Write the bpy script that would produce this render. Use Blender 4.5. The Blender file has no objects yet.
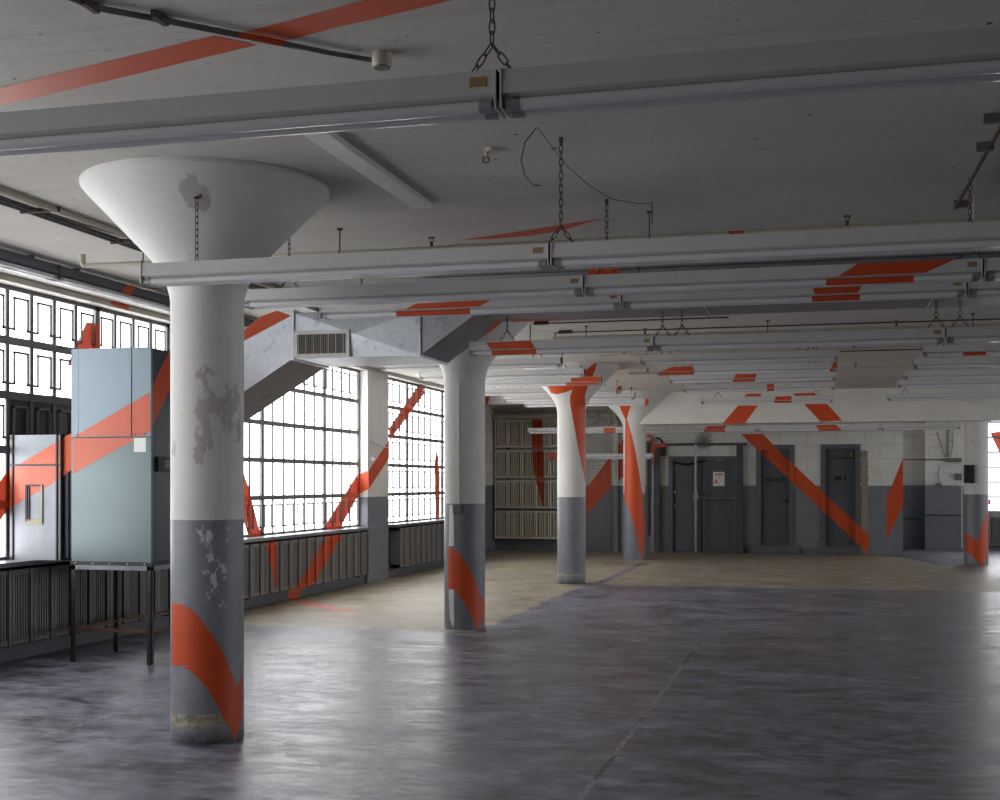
import bpy, math, random
from mathutils import Vector, Matrix, Euler

random.seed(7)
SC = bpy.context.scene
COL = SC.collection
PI = math.pi

# ------------------------------------------------------------------ camera
F = 1240.0
TH = math.atan(322.0 / F)
EYE = Vector((0.0, 0.0, 1.6))
HOR = 482.5
RIGHT = Vector((math.cos(TH), math.sin(TH), 0))
FWD = Vector((-math.sin(TH), math.cos(TH), 0))
cd = bpy.data.cameras.new('camera')
cd.sensor_fit = 'HORIZONTAL'
cd.sensor_width = 36.0
cd.lens = F / 1000.0 * 36.0
cd.shift_y = (HOR - 400.0) / 1000.0
cd.clip_start = 0.05
cd.clip_end = 200
cam = bpy.data.objects.new('camera', cd)
COL.objects.link(cam)
cam.location = EYE
cam.rotation_euler = (PI / 2, 0, TH)
SC.camera = cam

H = 3.45          # ceiling height
XL = -7.0         # inner face of the left piers
XG = -7.17        # left glazing plane
YB = 28.6         # back wall
YR = 31.3         # wall of the recess on the right


def ray(px, py):
    return RIGHT * ((px - 500) / F) + FWD + Vector((0, 0, (HOR - py) / F))


def hit(px, py, ax, v):
    """where the sight line measured at a photo point meets the plane axis=v"""
    d = ray(px, py)
    t = (v - EYE[ax]) / d[ax]
    return EYE + d * t


# ------------------------------------------------------------------ materials
class NT:
    def __init__(s, name):
        s.m = bpy.data.materials.new(name)
        s.m.use_nodes = True
        s.t = s.m.node_tree
        s.t.nodes.clear()
        s.out = s.t.nodes.new('ShaderNodeOutputMaterial')
        s._pos = None

    def n(s, typ, **kw):
        nd = s.t.nodes.new(typ)
        for k, v in kw.items():
            setattr(nd, k, v)
        return nd

    def put(s, sock, v):
        if isinstance(v, bpy.types.NodeSocket):
            s.t.links.new(v, sock)
        else:
            if isinstance(v, (tuple, list)) and len(v) == 3 and sock.type == 'RGBA':
                v = (*v, 1)
            sock.default_value = v

    def pos(s):
        if s._pos is None:
            s._pos = s.n('ShaderNodeNewGeometry').outputs['Position']
        return s._pos

    def xyz(s):
        sp = s.n('ShaderNodeSeparateXYZ')
        s.put(sp.inputs[0], s.pos())
        return sp.outputs

    def math(s, op, a, b=None, c=None):
        nd = s.n('ShaderNodeMath', operation=op)
        for i, v in enumerate((a, b, c)):
            if v is not None:
                s.put(nd.inputs[i], v)
        return nd.outputs[0]

    def mix(s, f, a, b):
        nd = s.n('ShaderNodeMix', data_type='RGBA')
        s.put(nd.inputs[0], f)
        s.put(nd.inputs[6], a)
        s.put(nd.inputs[7], b)
        return nd.outputs[2]

    def scaled(s, v):
        nd = s.n('ShaderNodeVectorMath', operation='MULTIPLY')
        s.put(nd.inputs[0], s.pos())
        nd.inputs[1].default_value = v
        return nd.outputs[0]

    def noise(s, scale, detail=6, rough=0.6, vec=None):
        nd = s.n('ShaderNodeTexNoise')
        s.put(nd.inputs['Vector'], vec if vec is not None else s.pos())
        nd.inputs['Scale'].default_value = scale
        nd.inputs['Detail'].default_value = detail
        nd.inputs['Roughness'].default_value = rough
        return nd.outputs[0]

    def step(s, v, lo, hi):
        nd = s.n('ShaderNodeMapRange', clamp=True)
        s.put(nd.inputs[0], v)
        nd.inputs[1].default_value = lo
        nd.inputs[2].default_value = hi
        return nd.outputs[0]

    def bump(s, h, strength=0.2, dist=0.01, normal=None):
        nd = s.n('ShaderNodeBump')
        nd.inputs['Strength'].default_value = strength
        nd.inputs['Distance'].default_value = dist
        s.put(nd.inputs['Height'], h)
        if normal is not None:
            s.put(nd.inputs['Normal'], normal)
        return nd.outputs[0]

    def bsdf(s, col, rough=0.6, metal=0.0, normal=None, spec=0.5):
        b = s.n('ShaderNodeBsdfPrincipled')
        s.put(b.inputs['Base Color'], col)
        s.put(b.inputs['Roughness'], rough)
        s.put(b.inputs['Metallic'], metal)
        s.put(b.inputs['Specular IOR Level'], spec)
        if normal is not None:
            s.put(b.inputs['Normal'], normal)
        return b.outputs[0]

    def done(s, sh):
        s.t.links.new(sh, s.out.inputs[0])
        return s.m

    def convex(s, pts, ia, ib):
        """1 inside a convex polygon given in world coordinates (axes ia, ib)"""
        o = s.xyz()
        area = sum(pts[i][0] * pts[(i + 1) % len(pts)][1] - pts[(i + 1) % len(pts)][0] * pts[i][1] for i in range(len(pts)))
        if area < 0:
            pts = pts[::-1]
        res = None
        for i in range(len(pts)):
            (a0, b0), (a1, b1) = pts[i], pts[(i + 1) % len(pts)]
            nx, ny = -(b1 - b0), (a1 - a0)
            L = math.hypot(nx, ny)
            if L < 1e-6:
                continue
            nx /= L
            ny /= L
            c = -(nx * a0 + ny * b0)
            v = s.math('ADD', s.math('MULTIPLY_ADD', o[ia], nx, c), s.math('MULTIPLY', o[ib], ny))
            st = s.math('GREATER_THAN', v, 0.0)
            res = st if res is None else s.math('MULTIPLY', res, st)
        return res


WHITE = (0.70, 0.68, 0.65)
GREY = (0.19, 0.196, 0.222)
ORANGE = (0.60, 0.078, 0.019)


def plain(name, col, rough=0.5, metal=0.0, var=0.15, scale=6.0, bump=0.05, spec=0.5):
    t = NT(name)
    nz = t.noise(scale)
    c = t.mix(t.step(nz, 0.3, 0.7), tuple(x * (1 - var) for x in col), tuple(min(1, x * (1 + var)) for x in col))
    return t.done(t.bsdf(c, rough, metal, t.bump(t.noise(scale * 8, 3), bump, 0.004), spec))


def two_tone(name, z0, ring=None, block=None, peel=0.64, chips=0.70, white=WHITE, grey=GREY, brick=False, streak=None, zones=()):
    t = NT(name)
    o = t.xyz()
    n1 = t.noise(2.2, 8)
    n2 = t.noise(9.0, 6, 0.65)
    w = t.mix(t.step(n1, 0.35, 0.7), white, tuple(x * 0.9 for x in white))
    pm = t.step(n1, peel, peel + 0.012)
    w = t.mix(pm, w, (0.47, 0.43, 0.40))
    spots = t.step(t.noise(5.5, 3, 0.5), 0.725, 0.74)
    w = t.mix(spots, w, (0.36, 0.32, 0.22))
    g = t.mix(t.step(n2, 0.3, 0.7), tuple(x * 0.86 for x in grey), tuple(x * 1.12 for x in grey))
    ch = t.step(t.noise(1.0, 7, 0.72, t.scaled((14, 14, 7))), chips, chips + 0.012)
    g = t.mix(ch, g, (0.5, 0.5, 0.5))
    for kind, xa, xb, za, zb, lo in zones:
        dx = t.math('MULTIPLY_ADD', o[0], 2.0 / (xb - xa), -(xa + xb) / (xb - xa))
        dz = t.math('MULTIPLY_ADD', o[2], 2.0 / (zb - za), -(za + zb) / (zb - za))
        d2 = t.math('ADD', t.math('MULTIPLY', dx, dx), t.math('MULTIPLY', dz, dz))
        nn = t.noise(1.0, 6, 0.7, t.scaled((18, 18, 9) if kind == 'chip' else (8, 8, 5)))
        nn = t.math('SUBTRACT', nn, t.math('MULTIPLY', d2, 0.10))
        m = t.math('MULTIPLY', t.step(nn, lo, lo + 0.012), t.math('LESS_THAN', o[1], 7.08))
        if kind == 'chip':
            g = t.mix(m, g, (0.62, 0.62, 0.62))
        else:
            w = t.mix(m, w, (0.50, 0.465, 0.44))
    zz = t.math('MULTIPLY_ADD', n2, 0.012, o[2])
    up = t.step(zz, z0 + 0.004, z0 + 0.008)
    c = t.mix(up, g, w)
    if ring:
        wob = t.math('MULTIPLY_ADD', t.noise(16, 6, 0.7), 0.10, o[2])
        r = t.math('MULTIPLY', t.step(wob, ring[0] + 0.05, ring[0] + 0.056), t.math('SUBTRACT', 1.0, t.step(zz, ring[1], ring[1] + 0.004)))
        c = t.mix(r, c, t.mix(t.step(t.noise(30, 5, 0.7), 0.4, 0.6), (0.20, 0.18, 0.14), (0.46, 0.41, 0.31)))
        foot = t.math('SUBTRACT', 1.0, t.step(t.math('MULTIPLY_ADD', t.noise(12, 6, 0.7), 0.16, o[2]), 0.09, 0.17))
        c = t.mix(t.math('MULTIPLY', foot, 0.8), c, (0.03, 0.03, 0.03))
    h = t.math('ADD', t.math('MULTIPLY', n2, 0.25), t.math('MULTIPLY', pm, -0.6))
    nrm = t.bump(h, 0.35, 0.012)
    if block or brick:
        b = t.n('ShaderNodeTexBrick')
        cmb = t.n('ShaderNodeCombineXYZ')
        t.put(cmb.inputs[0], o[0])
        t.put(cmb.inputs[1], o[2])
        t.put(b.inputs['Vector'], cmb.outputs[0])
        b.inputs['Scale'].default_value = 1.0
        b.inputs['Brick Width'].default_value = 0.62
        b.inputs['Row Height'].default_value = 0.305
        b.inputs['Mortar Size'].default_value = 0.006
        b.inputs['Mortar Smooth'].default_value = 0.3
        b.inputs['Bias'].default_value = 0
        fac = b.outputs['Fac']
        if brick:
            b2 = t.n('ShaderNodeTexBrick')
            t.put(b2.inputs['Vector'], cmb.outputs[0])
            b2.inputs['Scale'].default_value = 1.0
            b2.inputs['Brick Width'].default_value = 0.22
            b2.inputs['Row Height'].default_value = 0.08
            b2.inputs['Mortar Size'].default_value = 0.008
            b2.inputs['Mortar Smooth'].default_value = 0.3
            lf = t.math('LESS_THAN', o[0], -3.3)
            fac = t.math('ADD', t.math('MULTIPLY', b2.outputs['Fac'], lf), t.math('MULTIPLY', fac, t.math('SUBTRACT', 1.0, lf)))
        c = t.mix(t.math('MULTIPLY', fac, 0.4), c, (0.16, 0.15, 0.14))
        nrm = t.bump(t.math('SUBTRACT', 1.0, fac), 0.5, 0.012, nrm)
    if streak is not None:
        # a stripe of old plaster laid bare: given as (x0, x1, z0, z1)
        wx = t.math('MULTIPLY_ADD', t.noise(7, 6, 0.75), 0.16, o[0])
        m = t.math('MULTIPLY', t.step(wx, streak[0] + 0.08, streak[0] + 0.085), t.math('SUBTRACT', 1.0, t.step(wx, streak[1] + 0.08, streak[1] + 0.085)))
        m = t.math('MULTIPLY', m, t.math('LESS_THAN', t.math('MULTIPLY_ADD', n2, 0.1, o[2]), streak[3] + 0.05))
        m = t.math('MULTIPLY', m, t.math('GREATER_THAN', o[2], streak[2]))
        c = t.mix(m, c, t.mix(n2, (0.20, 0.17, 0.11), (0.36, 0.31, 0.22)))
    return t.done(t.bsdf(c, t.mix(up, (0.42,) * 3, (0.6,) * 3), 0, nrm, 0.4))


def floor_mat():
    t = NT('painted concrete floor')
    o = t.xyz()
    n1 = t.noise(0.55, 8, 0.65)
    n2 = t.noise(1.0, 10, 0.75, t.scaled((0.9, 1.5, 1)))
    n3 = t.noise(22, 5, 0.6)
    n4 = t.noise(1.0, 6, 0.65, t.scaled((2.4, 4.4, 1)))
    n5 = t.noise(1.0, 5, 0.6, t.scaled((7, 13, 1)))
    wob = t.math('MULTIPLY_ADD', t.noise(2.5, 7, 0.7), 0.30, -0.15)
    gx = t.math('ADD', o[0], wob)
    gy = t.math('ADD', o[1], wob)
    # painted grey: right of the column line up to the third row, left of it up to the second
    right = t.step(gx, -3.62, -3.56)
    a = t.math('MULTIPLY', right, t.math('SUBTRACT', 1.0, t.step(gy, 19.25, 19.33)))
    b = t.math('MULTIPLY', t.math('SUBTRACT', 1.0, right), t.math('SUBTRACT', 1.0, t.step(gy, 12.70, 12.78)))
    line = t.math('MULTIPLY', t.math('LESS_THAN', t.math('ABSOLUTE', t.math('ADD', gx, 3.42)), 0.07), t.math('LESS_THAN', gy, 24.6))
    rr = t.math('MULTIPLY', t.step(gx, 1.7, 1.9), t.step(gy, 26.0, 27.4))
    rr = t.math('MAXIMUM', rr, t.step(t.math('MULTIPLY_ADD', gy, 0.25, gx), 8.3, 8.7))
    m = t.math('MINIMUM', 1.0, t.math('ADD', t.math('ADD', a, b), t.math('ADD', line, rr)))
    # scuffed film: paint worn thin in streaks
    mixn = t.math('ADD', t.math('MULTIPLY', n2, 0.36), t.math('ADD', t.math('MULTIPLY', n4, 0.36), t.math('MULTIPLY', n5, 0.28)))
    g1 = t.mix(t.step(mixn, 0.42, 0.585), (0.040, 0.037, 0.050), (0.310, 0.305, 0.385))
    g1 = t.mix(t.math('MULTIPLY', t.step(n1, 0.46, 0.66), 0.4), g1, (0.140, 0.125, 0.130))
    g1 = t.mix(t.math('MULTIPLY', t.step(n4, 0.62, 0.72), 0.6), g1, (0.36, 0.36, 0.39))
    tan = t.mix(t.step(mixn, 0.41, 0.59), (0.16, 0.128, 0.088), (0.47, 0.405, 0.31))
    tan = t.mix(t.math('MULTIPLY', t.step(n1, 0.56, 0.70), 0.7), tan, (0.22, 0.22, 0.24))
    c = t.mix(m, tan, g1)

    def seam(sock, v, w):
        d = t.math('ABSOLUTE', t.math('SUBTRACT', t.math('MULTIPLY_ADD', t.noise(3.0, 5, 0.7), 0.05, sock), v + 0.025))
        return t.math('SUBTRACT', 1.0, t.step(d, w * 0.4, w))
    cr = t.math('MULTIPLY', seam(o[0], -1.18, 0.022), t.math('LESS_THAN', o[1], 12.5))
    cr = t.math('MAXIMUM', cr, t.math('MULTIPLY', seam(o[0], 0.55, 0.010), t.math('GREATER_THAN', o[1], 13.5)))
    cr = t.math('MAXIMUM', cr, seam(o[1], 9.6, 0.014))
    cr = t.math('MAXIMUM', cr, seam(o[1], 15.9, 0.014))
    cr = t.math('MAXIMUM', cr, seam(o[0], -4.75, 0.014))
    c = t.mix(t.math('MULTIPLY', cr, t.step(n3, 0.38, 0.6)), c, t.mix(t.step(t.noise(1.3, 3), 0.47, 0.53), (0.03, 0.028, 0.028), (0.34, 0.33, 0.35)))
    fl = t.step(t.noise(3.2, 6, 0.75), 0.725, 0.735)
    c = t.mix(fl, c, (0.30, 0.29, 0.28))
    rough = t.math('MULTIPLY_ADD', t.step(mixn, 0.40, 0.60), 0.20, 0.28)
    rough = t.math('ADD', rough, t.math('MULTIPLY', t.math('SUBTRACT', 1.0, m), 0.10))
    h = t.math('ADD', t.math('MULTIPLY', n4, 1.0), t.math('MULTIPLY', n5, 0.5))
    h = t.math('SUBTRACT', h, t.math('MULTIPLY', cr, 0.06))
    nrm = t.bump(h, 0.22, 0.02)
    return t.done(t.bsdf(c, rough, 0, nrm, 0.38))


def ceiling_mat():
    t = NT('whitewashed board-marked ceiling')
    n1 = t.noise(0.8, 8, 0.65)
    n2 = t.noise(30, 5, 0.7)
    c = t.mix(t.step(n1, 0.3, 0.7), (0.54, 0.505, 0.46), (0.63, 0.60, 0.555))
    c = t.mix(t.math('MULTIPLY', t.step(t.noise(16, 5, 0.75), 0.52, 0.66), 0.22), c, (0.30, 0.27, 0.25))
    pit = t.step(t.noise(13, 2, 0.5), 0.745, 0.76)
    c = t.mix(pit, c, (0.10, 0.09, 0.08))
    o = t.xyz()
    st = t.noise(1.0, 3, 0.5, t.scaled((0.25, 9.0, 1)))
    c = t.mix(t.math('MULTIPLY', t.step(st, 0.62, 0.70), 0.25), c, (0.40, 0.37, 0.34))
    h = t.math('ADD', t.math('MULTIPLY', n2, 0.5), t.math('MULTIPLY', st, 0.6))
    return t.done(t.bsdf(c, 0.8, 0, t.bump(h, 0.3, 0.012), 0.25))


def galv_mat(name='galvanised sheet', base=(0.52, 0.54, 0.58), rough=0.42):
    t = NT(name)
    v = t.n('ShaderNodeTexVoronoi')
    t.put(v.inputs['Vector'], t.pos())
    v.inputs['Scale'].default_value = 34
    n = t.noise(5.5, 6, 0.7)
    c = t.mix(v.outputs['Color'], tuple(x * 0.92 for x in base), tuple(x * 1.08 for x in base))
    smut = t.step(n, 0.56, 0.68)
    c = t.mix(t.math('MULTIPLY', smut, 0.55), c, (0.16, 0.16, 0.17))
    r = t.math('MULTIPLY_ADD', n, 0.25, rough - 0.1)
    return t.done(t.bsdf(c, r, 0.75, t.bump(t.noise(2.5, 3), 0.08, 0.02), 0.5))


def orange_mat(name, col=ORANGE, rough=0.45, trans=0.0, coat=0.0):
    t = NT(name)
    n = t.noise(7, 5)
    c = t.mix(n, tuple(x * 0.93 for x in col), tuple(x * 1.06 for x in col))
    b = t.bsdf(c, rough, 0, None, 0.35)
    if coat:
        b.node.inputs['Coat Weight'].default_value = coat
        b.node.inputs['Coat Roughness'].default_value = 0.35
    if trans:
        tr = t.n('ShaderNodeBsdfTranslucent')
        t.put(tr.inputs[0], c)
        mx = t.n('ShaderNodeMixShader')
        mx.inputs[0].default_value = trans
        t.t.links.new(b, mx.inputs[1])
        t.t.links.new(tr.outputs[0], mx.inputs[2])
        b = mx.outputs[0]
    return t.done(b)


def masked(name, col, polys, rough=0.5, metal=0.0, axes=(1, 2)):
    """a metal paint with the orange band running over it"""
    t = NT(name)
    n = t.noise(5, 6, 0.65)
    c = t.mix(n, tuple(x * 0.82 for x in col), tuple(min(1, x * 1.15) for x in col))
    for p in polys:
        c = t.mix(t.convex(p, *axes), c, ORANGE)
    return t.done(t.bsdf(c, rough, metal, t.bump(t.noise(25, 3), 0.1, 0.004), 0.4))


def glass_mat():
    """frosted, grimy panes lit through by the overcast sky"""
    t = NT('daylit frosted window glass')
    n = t.noise(1.6, 5)
    em = t.n('ShaderNodeEmission')
    t.put(em.inputs[0], t.mix(n, (0.90, 0.945, 0.98), (0.98, 0.99, 0.98)))
    em.inputs[1].default_value = SKY
    b = t.bsdf((0.6, 0.62, 0.62), 0.25, 0, None, 0.5)
    ad = t.n('ShaderNodeAddShader')
    t.t.links.new(em.outputs[0], ad.inputs[0])
    t.t.links.new(b, ad.inputs[1])
    return t.done(ad.outputs[0])


SKY = 2.7
M = {}
M['floor'] = floor_mat()
M['ceiling'] = ceiling_mat()
M['wall'] = two_tone('white over grey wall paint', 1.53, block=True, peel=0.70, chips=0.80)
M['wall_back'] = two_tone('white over grey block wall', 1.53, block=True, peel=0.72, chips=0.78, brick=True, streak=(0.83, 0.985, 0.02, 2.30))
M['wall_left'] = two_tone('white over grey pier paint', 1.37, peel=0.72, chips=0.74)
M['pier'] = two_tone('white over grey old plaster', 1.37, grey=(0.235, 0.242, 0.268), white=(0.74, 0.72, 0.695), ring=(0.10, 0.185), peel=0.69, chips=0.70,
                      zones=[('chip', -3.69, -3.53, 0.80, 1.40, 0.50), ('peel', -3.76, -3.48, 1.64, 2.30, 0.455), ('peel', -3.93, -3.84, 1.70, 1.92, 0.45), ('peel', -3.57, -3.45, 3.20, 3.36, 0.40)])
M['pier2'] = two_tone('white over grey column paint', 1.37, peel=0.70, chips=0.74)
M['pier3'] = two_tone('white over grey column paint with scuffed foot', 1.37, ring=(0.13, 0.16), peel=0.72, chips=0.76)
M['white'] = plain('white gloss paint', (0.72, 0.70, 0.67), 0.5, var=0.05)
M['beam'] = plain('whitewashed concrete beam', (0.68, 0.655, 0.62), 0.75, var=0.06, scale=1.5)
M['lintel'] = plain('dusty white lintel', (0.5, 0.47, 0.43), 0.7, var=0.08, scale=1.5)
M['fixture'] = plain('white enamelled steel', (0.60, 0.59, 0.59), 0.36, var=0.04, bump=0.0)
M['tube'] = plain('unlit fluorescent tube', (0.72, 0.71, 0.73), 0.15, var=0.02, bump=0.0)
M['socket'] = plain('dull metal lamp holder', (0.36, 0.35, 0.36), 0.4, 0.5)
M['sticker'] = plain('brown paper sticker', (0.34, 0.22, 0.10), 0.7)
M['iron'] = plain('rusty chain iron', (0.075, 0.055, 0.045), 0.65, 0.4)
M['black'] = plain('black sheath', (0.015, 0.014, 0.015), 0.5)
M['conduit'] = plain('grey conduit', (0.16, 0.15, 0.14), 0.5, 0.3)
M['pipe'] = plain('cream painted pipe', (0.52, 0.47, 0.38), 0.5, var=0.1)
M['steel'] = plain('dark steel angle', (0.05, 0.047, 0.05), 0.5, 0.5)
M['rust'] = plain('rusty steel bar', (0.13, 0.065, 0.04), 0.6, 0.4)
M['sash'] = plain('grey steel sash', (0.16, 0.15, 0.15), 0.5)
M['galv'] = galv_mat()
M['galv_dark'] = galv_mat('darkened galvanised sheet', (0.32, 0.31, 0.33), 0.5)
M['galv_pale'] = plain('pale sheet metal', (0.23, 0.24, 0.265), 0.45, 0.3, var=0.14, scale=2.5, bump=0.03)
M['cab_up'] = plain('pale blue grey cabinet enamel', (0.225, 0.285, 0.335), 0.33, 0.15, var=0.03, scale=1.2, bump=0.02)
M['cab_low'] = plain('green grey cabinet enamel', (0.155, 0.205, 0.215), 0.3, 0.15, var=0.05, scale=1.2, bump=0.02)
M['cab_side'] = plain('grey cabinet side', (0.055, 0.06, 0.07), 0.35, 0.2, var=0.06, scale=2)
M['canvas'] = plain('dark flexible canvas', (0.04, 0.04, 0.055), 0.7)
M['paper'] = plain('white paper', (0.78, 0.78, 0.76), 0.7, var=0.02, bump=0.0)
M['tape'] = plain('old yellow tape', (0.36, 0.31, 0.22), 0.6)
M['dark'] = plain('blackened glass', (0.03, 0.025, 0.03), 0.35)
M['grille'] = plain('grey grille paint', (0.72, 0.70, 0.67), 0.5)
M['void'] = plain('dark duct inside', (0.02, 0.018, 0.016), 0.8)
M['louvre'] = plain('dusty louvre blade', (0.17, 0.155, 0.14), 0.5)
M['door'] = plain('dark grey door paint', (0.088, 0.087, 0.105), 0.45, var=0.1, scale=2)
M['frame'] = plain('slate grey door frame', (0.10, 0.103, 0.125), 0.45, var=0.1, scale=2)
M['post'] = plain('dark door post', (0.055, 0.053, 0.064), 0.5, var=0.15)
M['bare'] = plain('bare grey steel', (0.24, 0.24, 0.27), 0.35, 0.6)
M['brass'] = plain('worn brass', (0.45, 0.24, 0.09), 0.35, 0.8)
M['letter'] = plain('black lettering', (0.012, 0.01, 0.012), 0.6)
M['red_print'] = plain('red print', (0.55, 0.03, 0.04), 0.6)
M['orange'] = orange_mat('orange wall paint')
M['orange_gloss'] = orange_mat('orange paint on sheet metal', (0.55, 0.095, 0.038), 0.3, coat=0.35)
M['orange_glass'] = orange_mat('orange paint on glass', (0.50, 0.085, 0.05), 0.5, 0.06)
M['chalk'] = orange_mat('faded orange floor streak', (0.55, 0.20, 0.16), 0.5)
M['glass'] = glass_mat()
M['rad_back'] = masked('cream radiator enamel', (0.74, 0.69, 0.59),
                       [[(hit(a, b, 1, 28.35).x, hit(a, b, 1, 28.35).z) for a, b in
                         [(531.7, 412), (541.7, 412), (544.2, 480), (544, 506), (542, 506), (532.3, 464)]]], axes=(0, 2))
M['rad'] = masked('grey radiator enamel', (0.20, 0.19, 0.185),
                  [[(hit(a, b, 0, -6.86).y, hit(a, b, 0, -6.86).z) for a, b in pl] for pl in (
                      [(265.5, 534), (278, 534), (277.8, 587), (275.6, 587)],
                      [(329, 534), (347, 529), (312.5, 587), (295, 591)])])
M['sash_o'] = masked('grey steel sash with orange band', (0.16, 0.15, 0.15),
                     [[(hit(a, b, 0, XG).y, hit(a, b, 0, XG).z) for a, b in pl] for pl in (
                         [(243, 471), (247.5, 487.5), (261, 538.7), (250, 538.7), (240, 510)],
                         [(322.5, 530), (338, 530), (358.5, 493.7), (358.5, 473.7)],
                         [(389.8, 428.8), (417.4, 387.8), (423, 389), (422.8, 394), (389.8, 440)],
                         [(435.8, 443), (439, 477), (439, 517.5), (436.3, 517), (435.2, 470)],
                         [(87, 323), (97.6, 324), (98.2, 365), (68, 365)],
                         [(-4, 488), (9, 469), (9, 506), (-4, 526)])])

# ------------------------------------------------------------------ mesh building


class MB:
    def __init__(s):
        s.v, s.f, s.m = [], [], []

    def face(s, pts, mi=0):
        b = len(s.v)
        s.v += [Vector(p) for p in pts]
        s.f.append(tuple(range(b, b + len(pts))))
        s.m.append(mi)

    def hexa(s, p, mi=0):
        """p: 8 corners, bottom ring then top ring"""
        b = len(s.v)
        s.v += [Vector(q) for q in p]
        for q in ((0, 3, 2, 1), (4, 5, 6, 7), (0, 1, 5, 4), (1, 2, 6, 5), (2, 3, 7, 6), (3, 0, 4, 7)):
            s.f.append(tuple(b + i for i in q))
            s.m.append(mi)
        return s

    def box(s, x0, x1, y0, y1, z0, z1, mi=0):
        return s.hexa([(x0, y0, z0), (x1, y0, z0), (x1, y1, z0), (x0, y1, z0),
                       (x0, y0, z1), (x1, y0, z1), (x1, y1, z1), (x0, y1, z1)], mi)

    def prism(s, poly, e, mi=0):
        e = Vector(e)
        b = len(s.v)
        k = len(poly)
        s.v += [Vector(q) for q in poly] + [Vector(q) + e for q in poly]
        s.f.append(tuple(range(b + k - 1, b - 1, -1)))
        s.f.append(tuple(range(b + k, b + 2 * k)))
        s.m += [mi, mi]
        for i in range(k):
            j = (i + 1) % k
            s.f.append((b + i, b + j, b + k + j, b + k + i))
            s.m.append(mi)
        return s

    def tube(s, path, r, n=8, mi=0, closed=False, caps=True):
        path = [Vector(p) for p in path]
        k = len(path)
        rings = []
        up = None
        for i, p in enumerate(path):
            if closed:
                d = (path[(i + 1) % k] - path[i - 1])
            else:
                d = path[min(i + 1, k - 1)] - path[max(i - 1, 0)]
            d.normalize()
            if up is None:
                up = Vector((0, 0, 1)) if abs(d.z) < 0.9 else Vector((1, 0, 0))
            a = d.cross(up)
            if a.length < 1e-5:
                a = d.orthogonal()
            a.normalize()
            bb = a.cross(d).normalized()
            up = bb
            base = len(s.v)
            for q in range(n):
                t = 2 * PI * q / n
                s.v.append(p + a * (r * math.cos(t)) + bb * (r * math.sin(t)))
            rings.append(base)
        m = k if closed else k - 1
        for i in range(m):
            b0, b1 = rings[i], rings[(i + 1) % k]
            for q in range(n):
                q2 = (q + 1) % n
                s.f.append((b0 + q, b0 + q2, b1 + q2, b1 + q))
                s.m.append(mi)
        if caps and not closed:
            s.f.append(tuple(rings[0] + q for q in range(n - 1, -1, -1)))
            s.f.append(tuple(rings[-1] + q for q in range(n)))
            s.m += [mi, mi]
        return s

    def rev(s, prof, cx, cy, n=64, mi=0):
        base = len(s.v)
        for r, z in prof:
            for q in range(n):
                t = 2 * PI * q / n
                s.v.append(Vector((cx + r * math.cos(t), cy + r * math.sin(t), z)))
        for i in range(len(prof) - 1):
            for q in range(n):
                q2 = (q + 1) % n
                s.f.append((base + i * n + q, base + i * n + q2, base + (i + 1) * n + q2, base + (i + 1) * n + q))
                s.m.append(mi)
        s.f.append(tuple(base + q for q in range(n - 1, -1, -1)))
        l = base + (len(prof) - 1) * n
        s.f.append(tuple(l + q for q in range(n)))
        s.m += [mi, mi]
        return s

    def decal(s, poly, ax, v, mi):
        """a painted patch on the plane axis=v, its outline measured from the photo"""
        s.face([hit(a, b, ax, v) for a, b in poly], mi)
        return s

    def build(s, name, mats, parent=None, smooth=False, bevel=0.0, local=False, angle=35):
        me = bpy.data.meshes.new(name)
        off = Vector((0, 0, 0))
        if parent is not None and not local:
            off = parent['_loc'] if False else LOCS[parent.name]
        me.from_pydata([tuple(p - off) for p in s.v], [], s.f)
        if not isinstance(mats, (list, tuple)):
            mats = [mats]
        for m in mats:
            me.materials.append(M[m] if isinstance(m, str) else m)
        me.polygons.foreach_set('material_index', s.m)
        if smooth:
            me.polygons.foreach_set('use_smooth', [True] * len(s.f))
            me.set_sharp_from_angle(angle=math.radians(angle))
        me.update()
        o = bpy.data.objects.new(name, me)
        COL.objects.link(o)
        if parent is not None:
            o.parent = parent
            LOCS[o.name] = off
        if bevel:
            bm = o.modifiers.new('edge', 'BEVEL')
            bm.width = bevel
            bm.segments = 2
            bm.limit_method = 'ANGLE'
        return o


LOCS = {}


def thing(name, label, cat, loc, group=None, rz=0.0, kind='thing'):
    o = bpy.data.objects.new(name, None)
    COL.objects.link(o)
    o.empty_display_size = 0.1
    o.location = loc
    o.rotation_euler = (0, 0, rz)
    o['label'] = label
    o['category'] = cat
    if group:
        o['group'] = group
    if kind != 'thing':
        o['kind'] = kind
    else:
        o['kind'] = 'thing'
    LOCS[o.name] = Vector(loc)
    return o


def tag(o, label, cat, group=None):
    o['label'] = label
    o['category'] = cat
    o['kind'] = 'thing'
    if group:
        o['group'] = group
    return o


def struct(o):
    o['kind'] = 'structure'
    return o


def clipx(poly, lo, hi):
    def cut(pts, f, inter):
        res = []
        for i in range(len(pts)):
            a, b = pts[i], pts[(i + 1) % len(pts)]
            if f(a):
                res.append(a)
            if f(a) != f(b):
                res.append(inter(a, b))
        return res

    def at(x):
        return lambda a, b: (x, a[1] + (b[1] - a[1]) * (x - a[0]) / (b[0] - a[0]))
    p = cut(poly, lambda q: q[0] >= lo, at(lo))
    if len(p) >= 3:
        p = cut(p, lambda q: q[0] <= hi, at(hi))
    return p if len(p) >= 3 else None


def clipz(poly, ylo, yhi):
    q = clipx([(p[1], p[0]) for p in poly], ylo, yhi)
    return [(p[1], p[0]) for p in q] if q else None


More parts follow.
